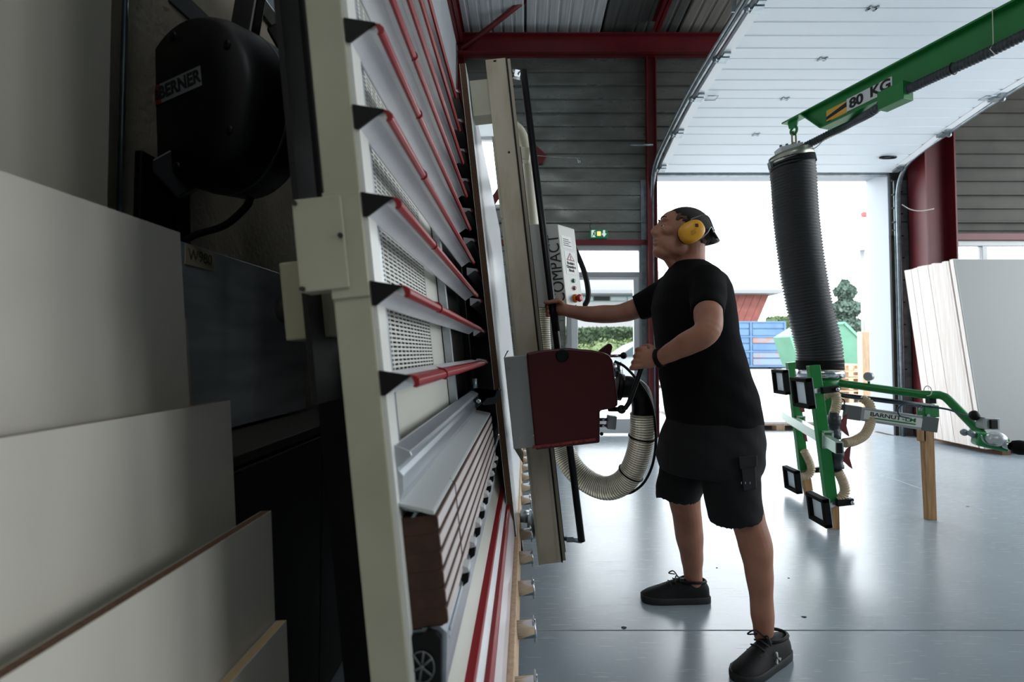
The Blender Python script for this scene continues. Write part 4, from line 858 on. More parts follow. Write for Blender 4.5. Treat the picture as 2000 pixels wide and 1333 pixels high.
# suction hoses and plastic valves
vh = mat('ivory_hose', '#cdb798', 0.45, trans=0.15); vsp = mat('valve_grey', '#2f3338', 0.4); tap = mat('tap_red', '#6d2126', 0.45)
for path, nm in (([P(1605, 776, 3.42), P(1620, 768, 3.40), P(1632, 772, 3.38), P(1634, 790, 3.36), P(1628, 812, 3.34)], 'suction_hose'),
                 ([P(1682, 778, 3.5), P(1698, 790, 3.46), P(1701, 820, 3.42), P(1690, 848, 3.38), P(1668, 862, 3.34), P(1648, 866, 3.31)], 'suction_hose'),
                 ([P(1636, 920, 3.28), P(1646, 940, 3.28), P(1650, 958, 3.28), P(1644, 972, 3.28), P(1634, 978, 3.28)], 'suction_hose'),
                 ([P(1570, 880, 4.0), P(1582, 905, 4.0), P(1584, 920, 4.0), P(1576, 930, 4.0), P(1562, 932, 4.0)], 'suction_hose')):
    pth = bez(path, 40); ribbed(MB(), pth, 0.0275, 0.015, 0.0065, 16).build(nm, vh, vl)
for c_, l_ in ((P(1629, 835, 3.33), 0.075), (P(1635, 898, 3.29), 0.055)):
    v = MB().lathe([(0.026, -l_ - 0.02), (0.026, -l_), (0.040, -l_ + 0.002), (0.040, -0.03), (0.034, -0.028), (0.034, 0.02), (0.040, 0.022), (0.040, l_), (0.028, l_ + 0.002), (0.028, l_ + 0.02)], c_, (0.03, 0, 1), 20).build('ball_valve', vsp, vl)
    h = c_ + Vector((0.06, -0.01, 0.01)); MB().prism([h + Vector(q) for q in ((-0.03, 0, 0.01), (0.002, 0, 0.06), (0.026, 0, 0.075), (0.016, 0, 0.0), (0.034, 0, -0.07), (0.012, 0, -0.055), (-0.03, 0, -0.014))], (0, 0.012, 0)).build('tap_handle', tap, v, 0.003)
MB().tube([P(1629, 868, 3.32), P(1634, 884, 3.30)], 0.024, 12).build('valve_pipe', vsp, vl)
MB().prism([P(1568, 842, 3.98), P(1573, 840, 3.98), P(1578, 864, 3.98), P(1573, 862, 3.98)], (0, 0.012, 0)).build('tap_handle', tap, vl)
MB().prism([P(1562, 795, 3.98), P(1571, 797, 3.98), P(1572, 805, 3.98), P(1566, 806, 3.98)], (0, 0.012, 0)).build('tap_handle', tap, vl)
# control head at the end of the arm
ch_ = MB().obox(P(1934, 862, 2.92), (0.9, -0.35, -0.2), (0.35, 0.9, 0), (0.2, 0, 1), 0.075, 0.045, 0.04).build('control_head', mat('head_green', '#2c8a50', 0.35), vl, 0.014, seg=3)
MB().ball(P(1946, 858, 2.86), (0.05, 0.045, 0.04)).build('head_cover', mat('head_white', '#c9ced0', 0.3, 0.3), ch_)
MB().tube([P(1890, 843, 2.95), P(1905, 852, 2.93)], 0.018, 12).ball(P(1883, 845, 2.96), 0.020).build('side_knob', galv, ch_)
MB().tube([P(1958, 868, 2.86), P(1974, 872, 2.82)], 0.022, 14).build('grip_shaft', chrome, vl)
MB().lathe([(0.012, 0), (0.034, 0.01), (0.040, 0.035), (0.038, 0.075), (0.030, 0.12), (0.018, 0.14)], P(1974, 873, 2.82), (0.9, -0.35, -0.05), 20).build('rubber_grip', rubber, vl)
MB().obox(P(1929, 827, 2.98), (1, 0, -0.05), (0, 1, 0), (0.05, 0, 1), 0.045, 0.03, 0.034).build('switch_box', mat('switch_silver', '#a9adb0', 0.35, 0.4), vl, 0.004)
MB().obox(P(1939, 829, 2.95), (1, 0, 0), (0, 1, 0), (0, 0, 1), 0.02, 0.012, 0.026).build('switch_button', black, vl, 0.003)
MB().ball(P(1903, 812, 3.0), (0.03, 0.025, 0.03)).build('cable_gland', black, vl)
MB().tube(bez([P(1626, 765, 3.56), P(1660, 775, 3.5), P(1720, 784, 3.44), P(1800, 793, 3.32), P(1850, 800, 3.2), P(1885, 812, 3.06), P(1905, 816, 2.99)], 48), 0.006, 8).build('blue_cable', mat('cable_blue', '#12324a', 0.4), vl)
MB().tube(bez([P(1800, 795, 3.30), P(1770, 790, 3.3), P(1755, 797, 3.3), P(1757, 812, 3.3), P(1778, 818, 3.3)], 30), 0.005, 8).build('blue_cable', mat('cable_blue', '#12324a', 0.4), vl)
MB().tube(bez([P(1622, 770, 3.55), P(1648, 782, 3.5), P(1648, 795, 3.5), P(1658, 802, 3.48)], 24), 0.004, 8).build('black_cable', black, vl)
MB().tube([P(1642, 795, 3.5), P(1662, 800, 3.48)], 0.02, 12).build('box_coupling', vsp, vl)
MB().tube(bez([P(1960, 866, 2.85), P(1945, 870, 2.84), P(1925, 866, 2.85), P(1915, 850, 2.88)], 20), 0.004, 6).build('coil_wire', galv, vl)

# ================================================================== SHEETS LEANING ON THE WALL AT THE RIGHT
SX0, SX1 = 5.02, 8.1
ths = [0.052, 0.060, 0.048, 0.058, 0.062, 0.05, 0.06, 0.055, 0.05, 0.06, 0.052, 0.058, 0.03, 0.022, 0.05, 0.022]
yy = 5.62; N_ = len(ths)
tints = ['#d9cfc9', '#e2dbd6', '#d6cbc4', '#ddd5cf']
acc = 0.0
names = ['front grey-faced sheet of the stack leaning at the right', 'thin pale sheet just behind the grey front sheet', 'set-back sheet painted dark as the shaded gap near the front of the stack']
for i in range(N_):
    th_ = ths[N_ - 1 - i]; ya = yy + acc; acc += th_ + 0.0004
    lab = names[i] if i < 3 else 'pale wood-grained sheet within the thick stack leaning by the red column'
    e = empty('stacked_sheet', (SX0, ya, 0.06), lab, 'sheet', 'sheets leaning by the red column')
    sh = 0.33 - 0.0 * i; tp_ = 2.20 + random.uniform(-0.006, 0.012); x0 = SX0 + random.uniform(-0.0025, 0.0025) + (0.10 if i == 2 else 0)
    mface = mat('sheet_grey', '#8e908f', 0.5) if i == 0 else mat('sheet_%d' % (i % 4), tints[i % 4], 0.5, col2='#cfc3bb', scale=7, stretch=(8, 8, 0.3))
    if i == 2: mface = mat('sheet_gap_shade', '#4f5a63', 0.5)  # dark colour paints the shaded gap between sheets
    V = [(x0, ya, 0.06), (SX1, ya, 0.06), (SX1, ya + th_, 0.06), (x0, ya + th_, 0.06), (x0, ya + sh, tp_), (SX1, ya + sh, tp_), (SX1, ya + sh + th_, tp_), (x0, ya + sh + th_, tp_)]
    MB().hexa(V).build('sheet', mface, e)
ytot = acc
bl = empty('timber_bearer', (SX0 + 0.2, yy, 0), 'brown timber bearers under the leaning sheet stack', 'timber')
for x in (SX0 + 0.15, SX0 + 1.5, SX0 + 2.8): MB().box(x, x + 0.09, yy - 0.03, YW - 0.05, 0.0, 0.058).build('bearer', mat('bearer_brown', '#5a3d28', 0.8), bl)

# ================================================================== EXIT SIGN AND CABLE
es = empty('exit_sign', P(1168, 466, YW - 0.06), 'small green emergency exit sign above the glazed door', 'sign')
sx0 = P(1152, 449, YW - 0.05); sx1 = P(1186, 466, YW - 0.05)
sgm = mat('sign_green', '#0b6a45', 0.4, emit=('#0b6a45', 0.25)); sw = mat('sign_white', '#e8f2e6', 0.5, emit=('#e8f2e6', 0.35))
bx_ = MB().box(sx0.x, sx1.x, YW - 0.075, YW - 0.02, sx1.z, sx0.z).build('sign_box', sgm, es, 0.004)
yq = YW - 0.0765
def sp(u, v): return Vector((sx0.x + (sx1.x - sx0.x) * u, yq, sx1.z + (sx0.z - sx1.z) * v))
MB().prism([sp(0.08, 0.1), sp(0.30, 0.1), sp(0.30, 0.9), sp(0.08, 0.9)], (0, 0.001, 0)).build('sign_doorway', sw, bx_)
rn = MB(); rn.ball(sp(0.26, 0.76) + Vector((0, -0.001, 0)), (0.010, 0.001, 0.011)); rn.prism([sp(0.16, 0.62), sp(0.28, 0.68), sp(0.26, 0.4), sp(0.33, 0.25), sp(0.30, 0.2), sp(0.2, 0.38), sp(0.14, 0.14), sp(0.10, 0.18), sp(0.17, 0.44)], (0, -0.001, 0)); rn.build('running_figure', sgm, bx_)
MB().prism([sp(0.40, 0.25), sp(0.62, 0.25), sp(0.62, 0.75), sp(0.40, 0.75)], (0, 0.001, 0)).build('sign_lamp', mat('lamp_glow', '#f2d27a', 0.4, emit=('#f2d27a', 0.9)), bx_)
MB().prism([sp(0.80, 0.12), sp(0.95, 0.5), sp(0.86, 0.5), sp(0.86, 0.9), sp(0.74, 0.9), sp(0.74, 0.5), sp(0.65, 0.5)], (0, 0.001, 0)).build('sign_arrow', sw, bx_)
MB().tube(bez([P(1155, 449, YW - 0.05), P(1152, 442, YW - 0.04), P(1155, 434, YW - 0.03), P(1150, 430, YW - 0.02)], 16), 0.004, 6).build('sign_cable', black, es)
cdl = empty('door_sensor_arm', P(1250, 284, YW - 0.2), 'thin steel stay rod beside the roller door track', 'rod')
MB().tube([P(1231, 284, YW - 0.2), P(1275, 283, YW - 0.2)], 0.016, 8).build('rod', galv, cdl)
cw = empty('loose_cable', P(1790, 405, YW - 0.5), 'thin loose cable hanging across the red column', 'cable')
MB().tube(bez([P(1762, 400, YW - 0.46), P(1780, 410, YW - 0.46), P(1800, 412, YW - 0.46), P(1824, 408, YW - 0.46)], 20), 0.006, 6).build('wire', mat('wire_pale', '#bdb6b0', 0.5), cw)

# ================================================================== OUTSIDE
gr = struct(MB().box(-60, 140, YW + 0.02, 160, -0.3, -0.015).build('ground', mat('pale_asphalt', '#a4a4a3', 0.8, col2='#989897', scale=0.8, detail=8)))
# loading platform: pallets with a white sheet
pf = empty('sheet_pallet', (3.4, 7.5, -0.015), 'white sheet lying on low pallets just outside the big door', 'pallet')
MB().box(2.5, 4.62, 7.40, 9.9, 0.085, 0.115).build('sheet', mat('sheet_bright', '#dcdedd', 0.5), pf)
for y in (7.42, 8.1, 8.8, 9.5):
    MB().box(2.55, 4.6, y, y + 0.1, 0.06, 0.085).build('deck_board', woodpale, pf)
    for x in (2.6, 3.3, 3.62, 4.02, 4.45): MB().box(x, x + 0.12, y, y + 0.14, -0.014, 0.06).build('pallet_block', woodpale, pf)
# stacked timber and posts by the jamb
pt = empty('pallet_stack', (6.9, 12.0, -0.015), 'stack of wooden pallets outside beyond the lifter', 'pallets')
for k in range(6):
    z = -0.014 + 0.145 * k
    for x in (6.75, 7.25, 7.75): MB().box(x, x + 0.1, 11.5, 12.6, z, z + 0.1).build('pallet_bearer', woodpale, pt)
    for j in range(5): MB().box(6.7, 7.9, 11.5 + 0.24 * j, 11.6 + 0.24 * j, z + 0.1, z + 0.123).build('pallet_slat', woodpale, pt)
wp_ = empty('timber_post', (8.25, 12.3, 0), 'pale square timber post standing outside the big door', 'post')
MB().box(6.30, 6.47, 9.58, 9.72, -0.014, 1.5).build('post', woodpale, wp_, 0.004)
MB().box(6.72, 6.84, 9.58, 9.72, -0.014, 1.42).build('post', mat('post_pale', '#d9c8b8', 0.6), wp_, 0.004)
# blue skip container with ribbed side
bc_ = empty('blue_container', (15.5, 34, 0), 'blue open-top waste container with rusty panels across the yard', 'container')
blue = mat('container_blue', '#4e6d8e', 0.55, col2='#446385', scale=1.4); rust = mat('container_rust', '#6d7f95', 0.6, col2='#8a6c60', scale=1.6, contrast=(0.45, 0.6))
cx0, cx1, cz0, cz1, cy0 = 12.6, 17.3, 0.12, 3.12, 34.0
MB().box(cx0, cx1, cy0 + 0.1, cy0 + 2.6, cz0, cz1 - 0.1).build('tub', blue, bc_)
for j in range(2):
    for k in range(6):
        xa = cx0 + j * 2.35 + 0.1; za = cz0 + 0.08 + k * 0.49
        MB().box(xa + 0.06, xa + 2.2, cy0 + 0.03, cy0 + 0.1, za + 0.04, za + 0.45).build('side_panel', rust if (j == 1 and k in (0, 1, 3)) else blue, bc_, 0.02, seg=1)
for k in range(4): MB().box(cx0, cx1, cy0 - 0.03, cy0 + 0.1, cz0 + 0.0 + k * 0.98, cz0 + 0.10 + k * 0.98).build('side_rib', blue, bc_, 0.01, seg=1)
for x in (cx0, cx0 + 2.33, cx1 - 0.1): MB().box(x, x + 0.12, cy0 - 0.04, cy0 + 0.1, cz0, cz1).build('upright_rib', blue, bc_, 0.01, seg=1)
for x in (cx0 + 0.5, cx1 - 1.0): MB().cyl((x, cy0 + 0.1, 0.07), (x + 0.4, cy0 + 0.1, 0.07), 0.085, 14).build('skid_roller', blackm, bc_)
MB().box(cx0 + 0.2, cx1 - 0.2, cy0 + 0.2, cy0 + 2.4, -0.014, cz0).build('skid_frame', blackm, bc_)
# green skip
gs = empty('green_skip', (16, 26, 0), 'pale green slope-sided skip behind the bellows tube', 'skip')
gsm = mat('skip_green', '#4f7f68', 0.5, col2='#47765f', scale=1.5)
sp_ = [(13.5, 1.9), (14.4, 2.45), (16.2, 2.6), (17.1, 1.7), (17.1, 0.35), (14.0, 0.35)]
MB().prism([(x, 26, z) for x, z in sp_], (0, 1.9, 0)).build('tub', gsm, gs, 0.02, seg=1)
for a, b in zip(sp_, sp_[1:] + sp_[:1]): MB().bar((a[0], 25.97, a[1]), (b[0], 25.97, b[1]), (0, 1, 0), 0.06, 0.04).build('rim_bar', mat('skip_rim', '#62957d', 0.5), gs)
for x in (14.3, 16.5): MB().box(x, x + 0.25, 26.1, 27.7, -0.014, 0.35).build('skid', gsm, gs)
# long office building
ob = empty('office_building', (9, 44, 0), 'long white building with sloping red cladding across the yard', 'building')
wm = mat('facade_white', '#8b8c8d', 0.7); gm2 = mat('facade_grey', '#76787a', 0.7)
MB().box(-2, 22.2, 44, 60, 6.4, 8.1).build('upper_storey', wm, ob)
MB().box(-2, 22.0, 43.6, 60, 6.15, 6.42).build('eaves_band', gm2, ob)
MB().box(-2, 17.0, 45.5, 60, -0.014, 6.15).build('lower_storey', mat('lower_wall', '#8d8d8d', 0.7), ob)
MB().prism([(17.0, 45.4, -0.014), (18.7, 45.4, -0.014), (21.4, 45.4, 6.15), (17.0, 45.4, 6.15)], (0, 8, 0)).build('sloping_end', wm, ob)
rc_ = mat('red_cladding', '#74382e', 0.6, col2='#632c24', scale=2)
for k in range(11):
    xr = 21.5 - 0.66 * k; q = lambda z: xr - (6.15 - z) * 0.44
    MB().prism([(q(0.6) - 0.63, 45.0, 0.6), (q(0.6), 45.0, 0.6), (q(6.14), 45.0, 6.14), (q(6.14) - 0.63, 45.0, 6.14)], (0, 0.35, 0)).build('cladding_board', rc_, ob)
MB().box(3.0, 13.8, 45.4, 45.5, 5.6, 6.13).build('window_band', mat('office_green', '#4d6a63', 0.5), ob)
for k in range(7):
    MB().box(3.1 + 1.5 * k, 4.5 + 1.5 * k, 45.34, 45.42, 5.68, 6.05).build('window', mat('office_glass', '#6c7877', 0.15) if k != 2 else black, ob)
# far hill
hl = MB(); pts = []
random.seed(3)
prof_ = [(-40, 0), (-10, 70), (30, 62), (52, 52), (75, 26), (100, 15), (130, 0)]
hl.prism([(x + 10, 420, z) for x, z in prof_], (0, 80, 0)); struct(hl.build('hill', mat('hill_haze', '#6d767b', 0.9)), 'pale hill far behind the yard')
# hedges, bush, tree: trunk or core plus leaves
def leafcloud(name, m, parent, sampler, n, s):
    mb = MB()
    for _ in range(n):
        c = Vector(sampler()); u = Vector((random.gauss(0, 1), random.gauss(0, 1), random.gauss(0, 1))).normalized(); v = u.cross(Vector((random.gauss(0, 1), random.gauss(0, 1), random.gauss(0, 1)))).normalized()
        k = s * random.uniform(0.6, 1.3)
        mb.add([c - u * k, c + v * k * 0.5, c + u * k, c - v * k * 0.5], [(0, 1, 2, 3)])
    o = mb.build(name, m, parent, fix=False); o['kind'] = 'stuff'; return o
def hedge(label, x0, x1, y0, y1, h, m, n, s):
    e = empty('hedge', ((x0 + x1) / 2, (y0 + y1) / 2, -0.015), label, 'hedge')
    MB().box(x0, x1, y0, y1, -0.014, h - 0.06).build('core', m, e)
    def sm():
        f = random.random(); x = random.uniform(x0, x1)
        return (x, y0 - random.uniform(0, 0.10), random.uniform(0, h)) if f < 0.75 else (x, random.uniform(y0, y1), h - random.uniform(-0.05, 0.08))
    leafcloud('leaves', m, e, sm, n, s)
hm = mat('hedge_green', '#3d5134', 0.7, col2='#32452b', scale=3); bm_ = mat('bush_lime', '#5d6d40', 0.7, col2='#4f5f36', scale=4)
hedge('clipped green hedge seen through the glazed door', 1.0, 5.6, 21.0, 22.2, 2.08, hm, 6000, 0.09)
hedge('green hedge beside the blue container', 17.6, 21.5, 36, 37.5, 3.6, mat('hedge_bright', '#566840', 0.7, col2='#4a5b37', scale=2), 2500, 0.14)
bsh = empty('bush', (2.6, 19.3, -0.015), 'round lime green bush in front of the clipped hedge', 'bush')
bl_ = [(2.3, 19.4, 0.67, 0.75), (3.0, 19.2, 0.77, 0.85), (3.9, 19.5, 0.82, 0.8), (1.85, 19.7, 0.52, 0.6), (3.5, 19.0, 0.52, 0.7)]
st_ = MB()
for x, y, z, r in bl_: st_.tube([(2.9, 19.3, -0.014), (x, y, z)], [0.05, 0.02], 6)
st_.build('stems', mat('bark', '#4a3d2c', 0.9), bsh)
cr_ = MB()
for x, y, z, r in bl_: cr_.ball((x, y, z), r * 0.86, 12, 8)
cr_.build('core', bm_, bsh)
def smb():
    x, y, z, r = random.choice(bl_); d = Vector((random.gauss(0, 1), random.gauss(0, 1), random.gauss(0, 1))).normalized() * r * random.uniform(0.82, 1.04)
    return (x + d.x, y + d.y, max(0.05, z + d.z))
leafcloud('leaves', bm_, bsh, smb, 5000, 0.07)
tr = empty('tree', (28.2, 45, -0.015), 'bushy conifer tree showing right of the bellows tube', 'tree')
MB().tube([(28.2, 45, -0.014), (28.2, 45, 6.5)], [0.25, 0.08], 8).build('trunk', mat('bark', '#4a3d2c', 0.9), tr)
tm = mat('tree_green', '#55675c', 0.75, col2='#4a5c51', scale=2)
def smt():
    t = random.random() ** 0.8; z = 1.0 + 6.4 * t; r = (2.6 - 2.1 * t) * math.sqrt(random.random()) * (0.8 + 0.35 * math.sin(z * 4 + random.random()))
    a = random.uniform(0, 2 * PI); return (28.2 + r * math.cos(a), 45 + r * math.sin(a), z)
leafcloud('foliage', tm, tr, smt, 9000, 0.20)
# street lamp
la = empty('street_lamp', (10.2, 15.5, -0.015), 'white street lamp with a domed head by the right jamb', 'lamp')
lx, ly = P(1686, 560, 13.0).x, 13.0; zt = P(1686, 482, 13.0).z
MB().tube([(lx, ly, -0.014), (lx, ly, zt - 0.02)], 0.055, 12).build('pole', frame_grey, la)
MB().lathe([(0.06, -0.10), (0.24, -0.05), (0.25, 0.0), (0.22, 0.10), (0.12, 0.17), (0.01, 0.19)], (lx, ly, zt), (0, 0, 1), 24).build('lamp_dome', white, la)
# red framed building behind the lamp
rbld = empty('red_framed_building', (14.5, 18, -0.015), 'pale building with thin red frame lines behind the street lamp', 'building')
MB().box(12.15, 15.0, 18, 18.5, -0.014, 5.9).build('walls', mat('facade_pale', '#9a9694', 0.7), rbld)
for x in (12.1, 12.45): MB().box(x, x + 0.1, 17.9, 18, -0.014, 6.0).build('frame_post', mat('red_faded', '#8a3f38', 0.6), rbld)
MB().box(11.9, 15.0, 17.85, 18, 5.9, 6.05).build('frame_beam', mat('red_faded', '#8a3f38', 0.6), rbld)
# white car
cy_ = 16.0; car = empty('car', (4.0, cy_, -0.015), 'white car parked behind the glazed door', 'car')
cp = [(x_ + 0.2, z_) for x_, z_ in [(1.75, 0.32), (1.72, 0.62), (1.85, 0.80), (2.55, 0.96), (3.15, 1.36), (3.45, 1.47), (4.3, 1.49), (5.0, 1.40), (5.55, 1.02), (5.8, 0.92), (5.85, 0.40), (5.7, 0.30)]]
body = MB(); rings = []
for t, sx_ in ((0.0, 0.90), (0.06, 0.99), (0.5, 1.0), (0.94, 0.99), (1.0, 0.90)):
    rings.append([Vector((4.0 + (x - 4.0) * (1 - (1 - sx_) * 0.15), cy_ + 1.75 * t + (0.16 * (z - 0.9) * (1 if t < 0.5 else -1) if z > 0.95 else 0), 0.3 + (z - 0.3) * (1 - (1 - sx_) * 0.3))) for x, z in cp])
carb = body.loft(rings, True, True).build('body', mat('car_white', '#9ea2a6', 0.25, coat=0.5), car)
cg = mat('car_glass', '#3f4c50', 0.08)
for poly in ([(2.72, 0.98), (3.28, 1.36), (3.5, 1.41), (3.85, 1.42), (3.85, 0.98)], [(3.92, 0.98), (3.92, 1.42), (4.4, 1.42), (4.95, 1.34), (5.25, 1.0)]):
    MB().prism([(x + 0.2, cy_ - 0.012 + 0.17 * (z - 0.95), z) for x, z in poly], (0, 0.02, 0)).build('side_window', cg, car)
for x in (2.65, 5.25):
    wh = MB().lathe([(0.20, -0.01), (0.31, 0.0), (0.32, 0.05), (0.32, 0.18), (0.30, 0.2)], (x, cy_ - 0.01, 0.305), (0, 1, 0), 24).build('wheel', rubber, car)
    MB().lathe([(0.05, -0.03), (0.20, -0.02), (0.20, 0.0)], (x, cy_ - 0.01, 0.305), (0, 1, 0), 20).build('hub', galv, wh)
MB().ball((2.98, cy_ - 0.09, 1.02), (0.06, 0.09, 0.06)).build('mirror', mat('car_white', '#9ea2a6', 0.25, coat=0.5), car)
MB().ball((2.0, cy_ + 0.12, 0.70), (0.09, 0.14, 0.08)).build('headlight', mat('car_lamp', '#a9b4ba', 0.1), car)
# ================================================================== THE MAN
def interp(keys, n):                        # smooth interpolation of (point, ra, rb) keys
    pts = bez([k[0] for k in keys], n); m = len(pts); out = []
    for i, q in enumerate(pts):
        t = i / (m - 1) * (len(keys) - 1); a = min(int(t), len(keys) - 2); f = t - a; f = f * f * (3 - 2 * f)
        out.append((q, keys[a][1] * (1 - f) + keys[a + 1][1] * f, keys[a][2] * (1 - f) + keys[a + 1][2] * f))
    return out
def limb(mb, keys, ref, n=24, k=18, ends=True):        # elliptical limb: ra across ref, rb along ref
    st = interp(keys, n); rings = []; L = len(st); ref = Vector(ref)
    for i, (q, ra, rb) in enumerate(st):
        d = (st[min(i + 1, L - 1)][0] - st[max(i - 1, 0)][0]).normalized(); v = (ref - d * ref.dot(d)).normalized(); u = d.cross(v)
        rings.append([q + u * ra * math.cos(2 * PI * j / k) + v * rb * math.sin(2 * PI * j / k) for j in range(k)])
    mb.loft(rings)
    for q, ra, rb in ((st[0], st[-1]) if ends else (st[0],)): mb.ball(q, min(ra, rb) * 0.98, 12, 8)
    return mb
def rows(mb, spec, Yc, k=36, sq=2.3):       # stacked horizontal rings: (py, px centre, half px, lateral half, dY)
    rings = []
    for py, px, hp, lat, dy in spec:
        c = P(px, py, Yc + dy); r = hp * (Yc + dy) / 1000.0; ring = []
        for j in range(k):
            a = 2 * PI * j / k; ca, sa = math.cos(a), math.sin(a)
            ring.append(c + Vector((r * math.copysign(abs(ca) ** (2 / sq), ca), lat * math.copysign(abs(sa) ** (2 / sq), sa), 0)))
        rings.append(ring)
    return mb.loft(rings)
def fuse(mb, name, m, voxel, smooth_it=4, parent=None, post=None):
    me = bpy.data.meshes.new(name); me.from_pydata([tuple(q) for q in mb.v], [], mb.f)
    b = bmesh.new(); b.from_mesh(me); bmesh.ops.recalc_face_normals(b, faces=b.faces); b.to_mesh(me); b.free()
    tmp = bpy.data.objects.new('tmp', me); COL.objects.link(tmp)
    r = tmp.modifiers.new('r', 'REMESH'); r.mode = 'VOXEL'; r.voxel_size = voxel
    s = tmp.modifiers.new('s', 'SMOOTH'); s.factor = 0.5; s.iterations = smooth_it
    dg = bpy.context.evaluated_depsgraph_get(); out = bpy.data.meshes.new_from_object(tmp.evaluated_get(dg)); bpy.data.objects.remove(tmp)
    if post:
        for v in out.vertices: v.co = post(v.co)
    out.polygons.foreach_set('use_smooth', [True] * len(out.polygons)); out.materials.clear(); out.materials.append(m)
    o = bpy.data.objects.new(name, out); COL.objects.link(o)
    if parent: setpar(o, parent)
    return o
YM = 2.07
B = MB()
# ---- head
hc = P(1331, 458, YM); TH = math.radians(15)
def hl_(x, y, z): return hc + Vector((x * math.cos(TH) + z * math.sin(TH), y, -x * math.sin(TH) + z * math.cos(TH)))
RH = Matrix(((math.cos(TH), 0, math.sin(TH)), (0, 1, 0), (-math.sin(TH), 0, math.cos(TH))))
def hb_(x, y, z, rx, ry, rz, n=28, m=18): B.ball(hl_(x, y, z), (rx, ry, rz), n, m, RH)
hb_(0.014, 0, 0.022, 0.097, 0.078, 0.083)           # skull
hb_(-0.030, 0, 0.012, 0.066, 0.066, 0.086)          # forehead and face mass
hb_(-0.040, 0, -0.050, 0.054, 0.056, 0.066)         # lower face
hb_(-0.069, 0, -0.094, 0.027, 0.032, 0.023)         # chin
hb_(-0.040, 0, -0.094, 0.048, 0.046, 0.026)         # under the jaw
hb_(-0.050, 0, 0.036, 0.047, 0.058, 0.048)          # upper forehead
hb_(-0.074, 0, -0.018, 0.030, 0.034, 0.046)         # middle of the face
for s in (-1, 1):
    hb_(-0.020, s * 0.046, -0.066, 0.052, 0.018, 0.034)   # jaw
    hb_(-0.062, s * 0.040, -0.014, 0.026, 0.024, 0.020)   # cheekbone
    hb_(-0.086, s * 0.026, 0.032, 0.014, 0.026, 0.010)    # brow
    hb_(-0.104, s * 0.012, -0.028, 0.011, 0.009, 0.008)   # nostril wing
    hb_(-0.081, s * 0.030, 0.010, 0.011, 0.015, 0.007)    # upper lid
    hb_(-0.080, s * 0.030, -0.004, 0.010, 0.015, 0.005)   # lower lid
    hb_(0.012, s * 0.078, -0.004, 0.020, 0.008, 0.031)    # ear
limb(B, [(hl_(-0.090, 0, 0.026), 0.010, 0.008), (hl_(-0.102, 0, 0.006), 0.011, 0.009), (hl_(-0.114, 0, -0.018), 0.0115, 0.011), (hl_(-0.108, 0, -0.029), 0.011, 0.009)], (1, 0, 0), 12, 12)
hb_(-0.096, 0, -0.052, 0.010, 0.022, 0.0065); hb_(-0.093, 0, -0.066, 0.010, 0.020, 0.0075); hb_(-0.088, 0, -0.040, 0.010, 0.020, 0.010)
# ---- neck, inner torso
limb(B, [(P(1348, 470, YM), 0.060, 0.058), (P(1346, 500, YM), 0.062, 0.060), (P(1346, 530, YM), 0.070, 0.072), (P(1352, 560, YM), 0.090, 0.11)], (0, 1, 0), 16, 22)
limb(B, [(P(1300, 500, YM), 0.018, 0.022), (P(1318, 520, YM), 0.024, 0.034), (P(1335, 545, YM), 0.03, 0.04)], (0, 1, 0), 8, 14)
rows(B, [(540, 1352, 45, 0.12, 0), (580, 1351, 62, 0.17, 0), (650, 1358, 66, 0.17, 0), (740, 1377, 74, 0.155, 0), (830, 1392, 76, 0.155, 0), (890, 1394, 74, 0.155, 0)], YM)
# ---- far (right) arm and hand on the pole
limb(B, [(P(1318, 572, 2.22), 0.062, 0.062), (P(1270, 592, 2.26), 0.052, 0.052), (P(1232, 607, 2.29), 0.045, 0.045), (P(1206, 613, 2.31), 0.041, 0.041), (P(1180, 614, 2.325), 0.0425, 0.042), (P(1150, 614, 2.335), 0.037, 0.037), (P(1122, 610, 2.345), 0.030, 0.031), (P(1104, 606, 2.35), 0.026, 0.029), (P(1094, 603, 2.36), 0.020, 0.035), (P(1088, 600, 2.372), 0.014, 0.036)], (0, 0, 1), 48, 20)
def finger(pts, r0, r1):
    q = bez(pts, 18); B.tube(q, [r0 + (r1 - r0) * i / (len(q) - 1) for i in range(len(q))], 10); B.ball(q[-1], r1, 10, 8)
for k, (yy_, ln_) in enumerate(((588, 1.0), (597, 1.0), (606, 1.0), (614, 0.9))):
    o = (yy_ - 600) * 0.12
    finger([P(1092 + o, yy_ - 1, 2.372), P(1085 + o, yy_, 2.389), P(1076 + o, yy_ + 1, 2.391), P(1069 + o, yy_ + 2, 2.380), P(1067 + o, yy_ + 3, 2.362), P(1070 + o, yy_ + 3, 2.344)], 0.0098, 0.0078)
finger([P(1099, 596, 2.345), P(1092, 588, 2.338), P(1082, 589, 2.331), P(1072, 591, 2.331), P(1065, 591, 2.334)], 0.0135, 0.0088)
